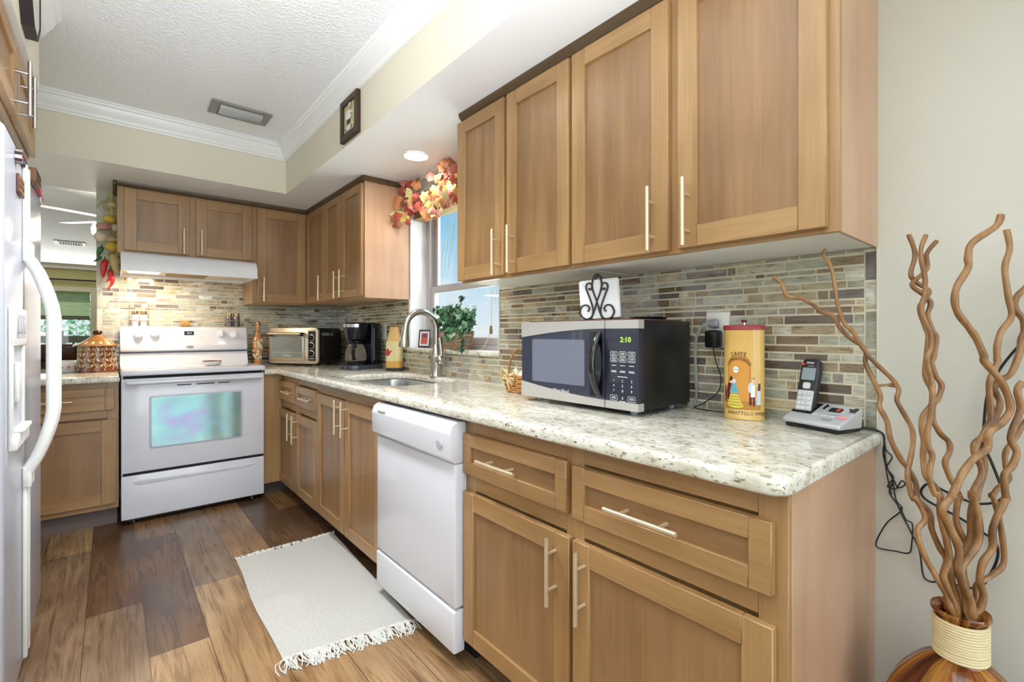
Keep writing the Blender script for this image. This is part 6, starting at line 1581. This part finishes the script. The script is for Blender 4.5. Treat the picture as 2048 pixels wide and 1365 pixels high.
BRL = [
 ('longest curly willow branch reaching left over the telephone', D4([(22, 243), (75, 280), (110, 365), (200, 380), (290, 430), (330, 470), (410, 495), (450, 565), (520, 640), (600, 690), (625, 740), (620, 800), (665, 900), (715, 1010), (712, 1090), (760, 1180), (780, 1290)])+B([(250, 1000), (330, 1110), (390, 1230), (400, 1350)])+C([(345, 160), (405, 225), (415, 330), (470, 460), (515, 545), (490, 670), (545, 780), (572, 880)]), 1.16, .950, .006, .0082),
 ('forked curly willow branch with a short twig rising over the counter end', D4([(358, 65), (350, 105), (395, 175), (425, 320), (440, 420), (480, 540), (535, 595), (575, 660)])+B([(0, 150), (120, 270), (200, 350), (245, 430), (230, 520), (300, 650), (360, 770), (365, 900), (340, 1040), (320, 1150), (345, 1300), (372, 1365)])+C([(310, 130), (372, 260), (318, 350), (370, 520), (450, 660), (520, 790), (545, 870)]), 1.12, .935, .0052, .0078),
 ('left twisted willow branch of the tall middle trio', A([(260, 222), (305, 340), (318, 430), (280, 580), (320, 650), (395, 700), (445, 745), (400, 830), (360, 890), (390, 1000), (420, 1080), (440, 1150), (430, 1290)])+B([(490, 100), (470, 290), (525, 430), (540, 530), (460, 640), (440, 740), (460, 860), (455, 1000), (475, 1160), (560, 1260), (605, 1350)])+C([(480, 130), (470, 200), (495, 330), (530, 480), (545, 600), (555, 700), (583, 800), (592, 890)]), 1.02, .955, .0062, .0085),
 ('middle straightest willow branch of the tall middle trio', A([(418, 230), (375, 350), (380, 480), (410, 620), (405, 780), (378, 880), (400, 1000), (460, 1120), (465, 1250), (430, 1340)])+B([(495, 230), (530, 370), (530, 480), (520, 640), (490, 780), (495, 900), (530, 990), (510, 1100), (510, 1200), (560, 1330)])+C([(455, 90), (480, 170), (485, 300), (520, 420), (535, 540), (500, 650), (530, 740), (575, 860)]), .99, .935, .0058, .008),
 ('right winding willow branch of the tall middle trio', A([(515, 285), (425, 400), (425, 540), (310, 650), (300, 700), (390, 770), (460, 850), (430, 970), (480, 1100), (515, 1170), (490, 1330)])+B([(525, 200), (560, 310), (610, 390), (580, 500), (540, 560), (535, 680), (600, 800), (670, 870), (680, 950), (640, 1050), (680, 1170), (740, 1280), (770, 1365)])+C([(600, 110), (580, 270), (640, 420), (655, 490), (620, 620), (612, 760), (605, 880)]), 1.01, .975, .0062, .0082),
 ('thick willow branch with the widest bend at the top right', A([(1100, 45), (1055, 150), (840, 300), (800, 430), (800, 530), (700, 700), (680, 830), (710, 940), (800, 1060), (870, 1160), (945, 1330)])+B([(970, 180), (1060, 280), (1130, 380), (1190, 520), (1190, 620), (1110, 720), (1010, 800), (1000, 930), (880, 1020), (790, 1140), (740, 1250), (690, 1350)])+C([(560, 110), (488, 200), (540, 320), (600, 480), (590, 600), (630, 720), (680, 820), (690, 930)]), .93, .935, .0085, .0098),
 ('willow branch rising straight beside the wide bend near the right edge', A([(1150, 180), (1180, 350), (1135, 530), (1165, 780), (1195, 970), (1100, 1110), (1065, 1250), (1065, 1360)])+B([(1085, 200), (1020, 370), (1025, 520), (1030, 690), (990, 760), (960, 830), (900, 880), (890, 960), (940, 1060), (955, 1160), (900, 1260), (870, 1360)])+C([(690, 90), (730, 260), (730, 420), (650, 540), (612, 620), (640, 750), (655, 900)]), 1.0, .945, .0075, .0095),
 ('willow branch curling off the right edge at the top', [(2062, 565), (2048, 578)]+A([(1240, 800), (1230, 900), (1300, 1000), (1312, 1100)])+B([(1290, 0), (1270, 130), (1200, 290), (1110, 345), (1060, 420), (1110, 540), (1060, 680), (1000, 830), (960, 960), (975, 1090), (930, 1250), (905, 1365)])+C([(715, 110), (680, 230), (680, 380), (640, 480), (625, 600), (650, 760), (668, 900)]), 1.005, .965, .0078, .0092),
 ('short thick willow branch nearest the right edge', B([(1300, 362), (1255, 440), (1285, 580), (1230, 740), (1200, 850), (1250, 960), (1210, 1080), (1150, 1150), (1150, 1280), (1165, 1365)])+C([(910, 140), (830, 320), (825, 460), (760, 560), (740, 680), (765, 780), (740, 870), (705, 915)]), .95, .945, .0085, .0092),
 ('slim willow branch looping out at the right edge below the others', [(2060, 830)]+B([(1310, 720), (1240, 840), (1160, 950), (1155, 1070), (1185, 1190), (1090, 1270), (1040, 1340)])+C([(825, 100), (860, 220), (890, 380), (900, 560), (830, 640), (720, 710), (715, 800), (700, 900)]), 1.0, .97, .0065, .0078)]
for lb, P, d1, d0, r1, r0 in BRL:
    n = len(P); pts = []
    for i, (u, v) in enumerate(P):
        t = i/(n-1); q = at(u, v, d=d1+(d0-d1)*t**.85)
        if q.x > -.02: q = at(u, v, x=-.02)
        pts.append(q)
    # let the foot run on down inside the vase
    e = pts[-1]; base_ = Vector((VX+(e.x-VX)*.4, VY+(e.y-VY)*.4, .50))
    k = min(.040, math.hypot(e.x-VX, e.y-VY)); ang = math.atan2(e.y-VY, e.x-VX)
    pts += [Vector((VX+.022*math.cos(ang), VY+.022*math.sin(ang), .560)), Vector((VX-.012*math.cos(ang), VY-.012*math.sin(ang), .46)), Vector((VX-.06*math.cos(ang), VY-.06*math.sin(ang), .10))]
    t_ = thing('willow_branch', lb, 'branch', tuple(pts[-1]), 0, 'curly willow branches in the amber vase')
    S = smoothline(pts, 5); m_ = len(S)
    mb = MB(); mb.tube(S, [.70*(r1+(r0-r1)*(i/m_)**.6)*(1+.06*math.sin(i*.9)) for i in range(m_)], 10); mb.build('branch_wood', BARK, t_)
    if 'forked' in lb:
        tw = [at(1740+210/4.266, 680+392/4.266, d=1.05), at(1740+150/4.266, 680+385/4.266, d=1.05), at(1740+75/4.266, 680+392/4.266, d=1.055)]
        mb = MB(); mb.tube(smoothline(tw, 4), [.0045]*4+[.003]*4+[.0018], 7); mb.build('twig', BARK, t_)
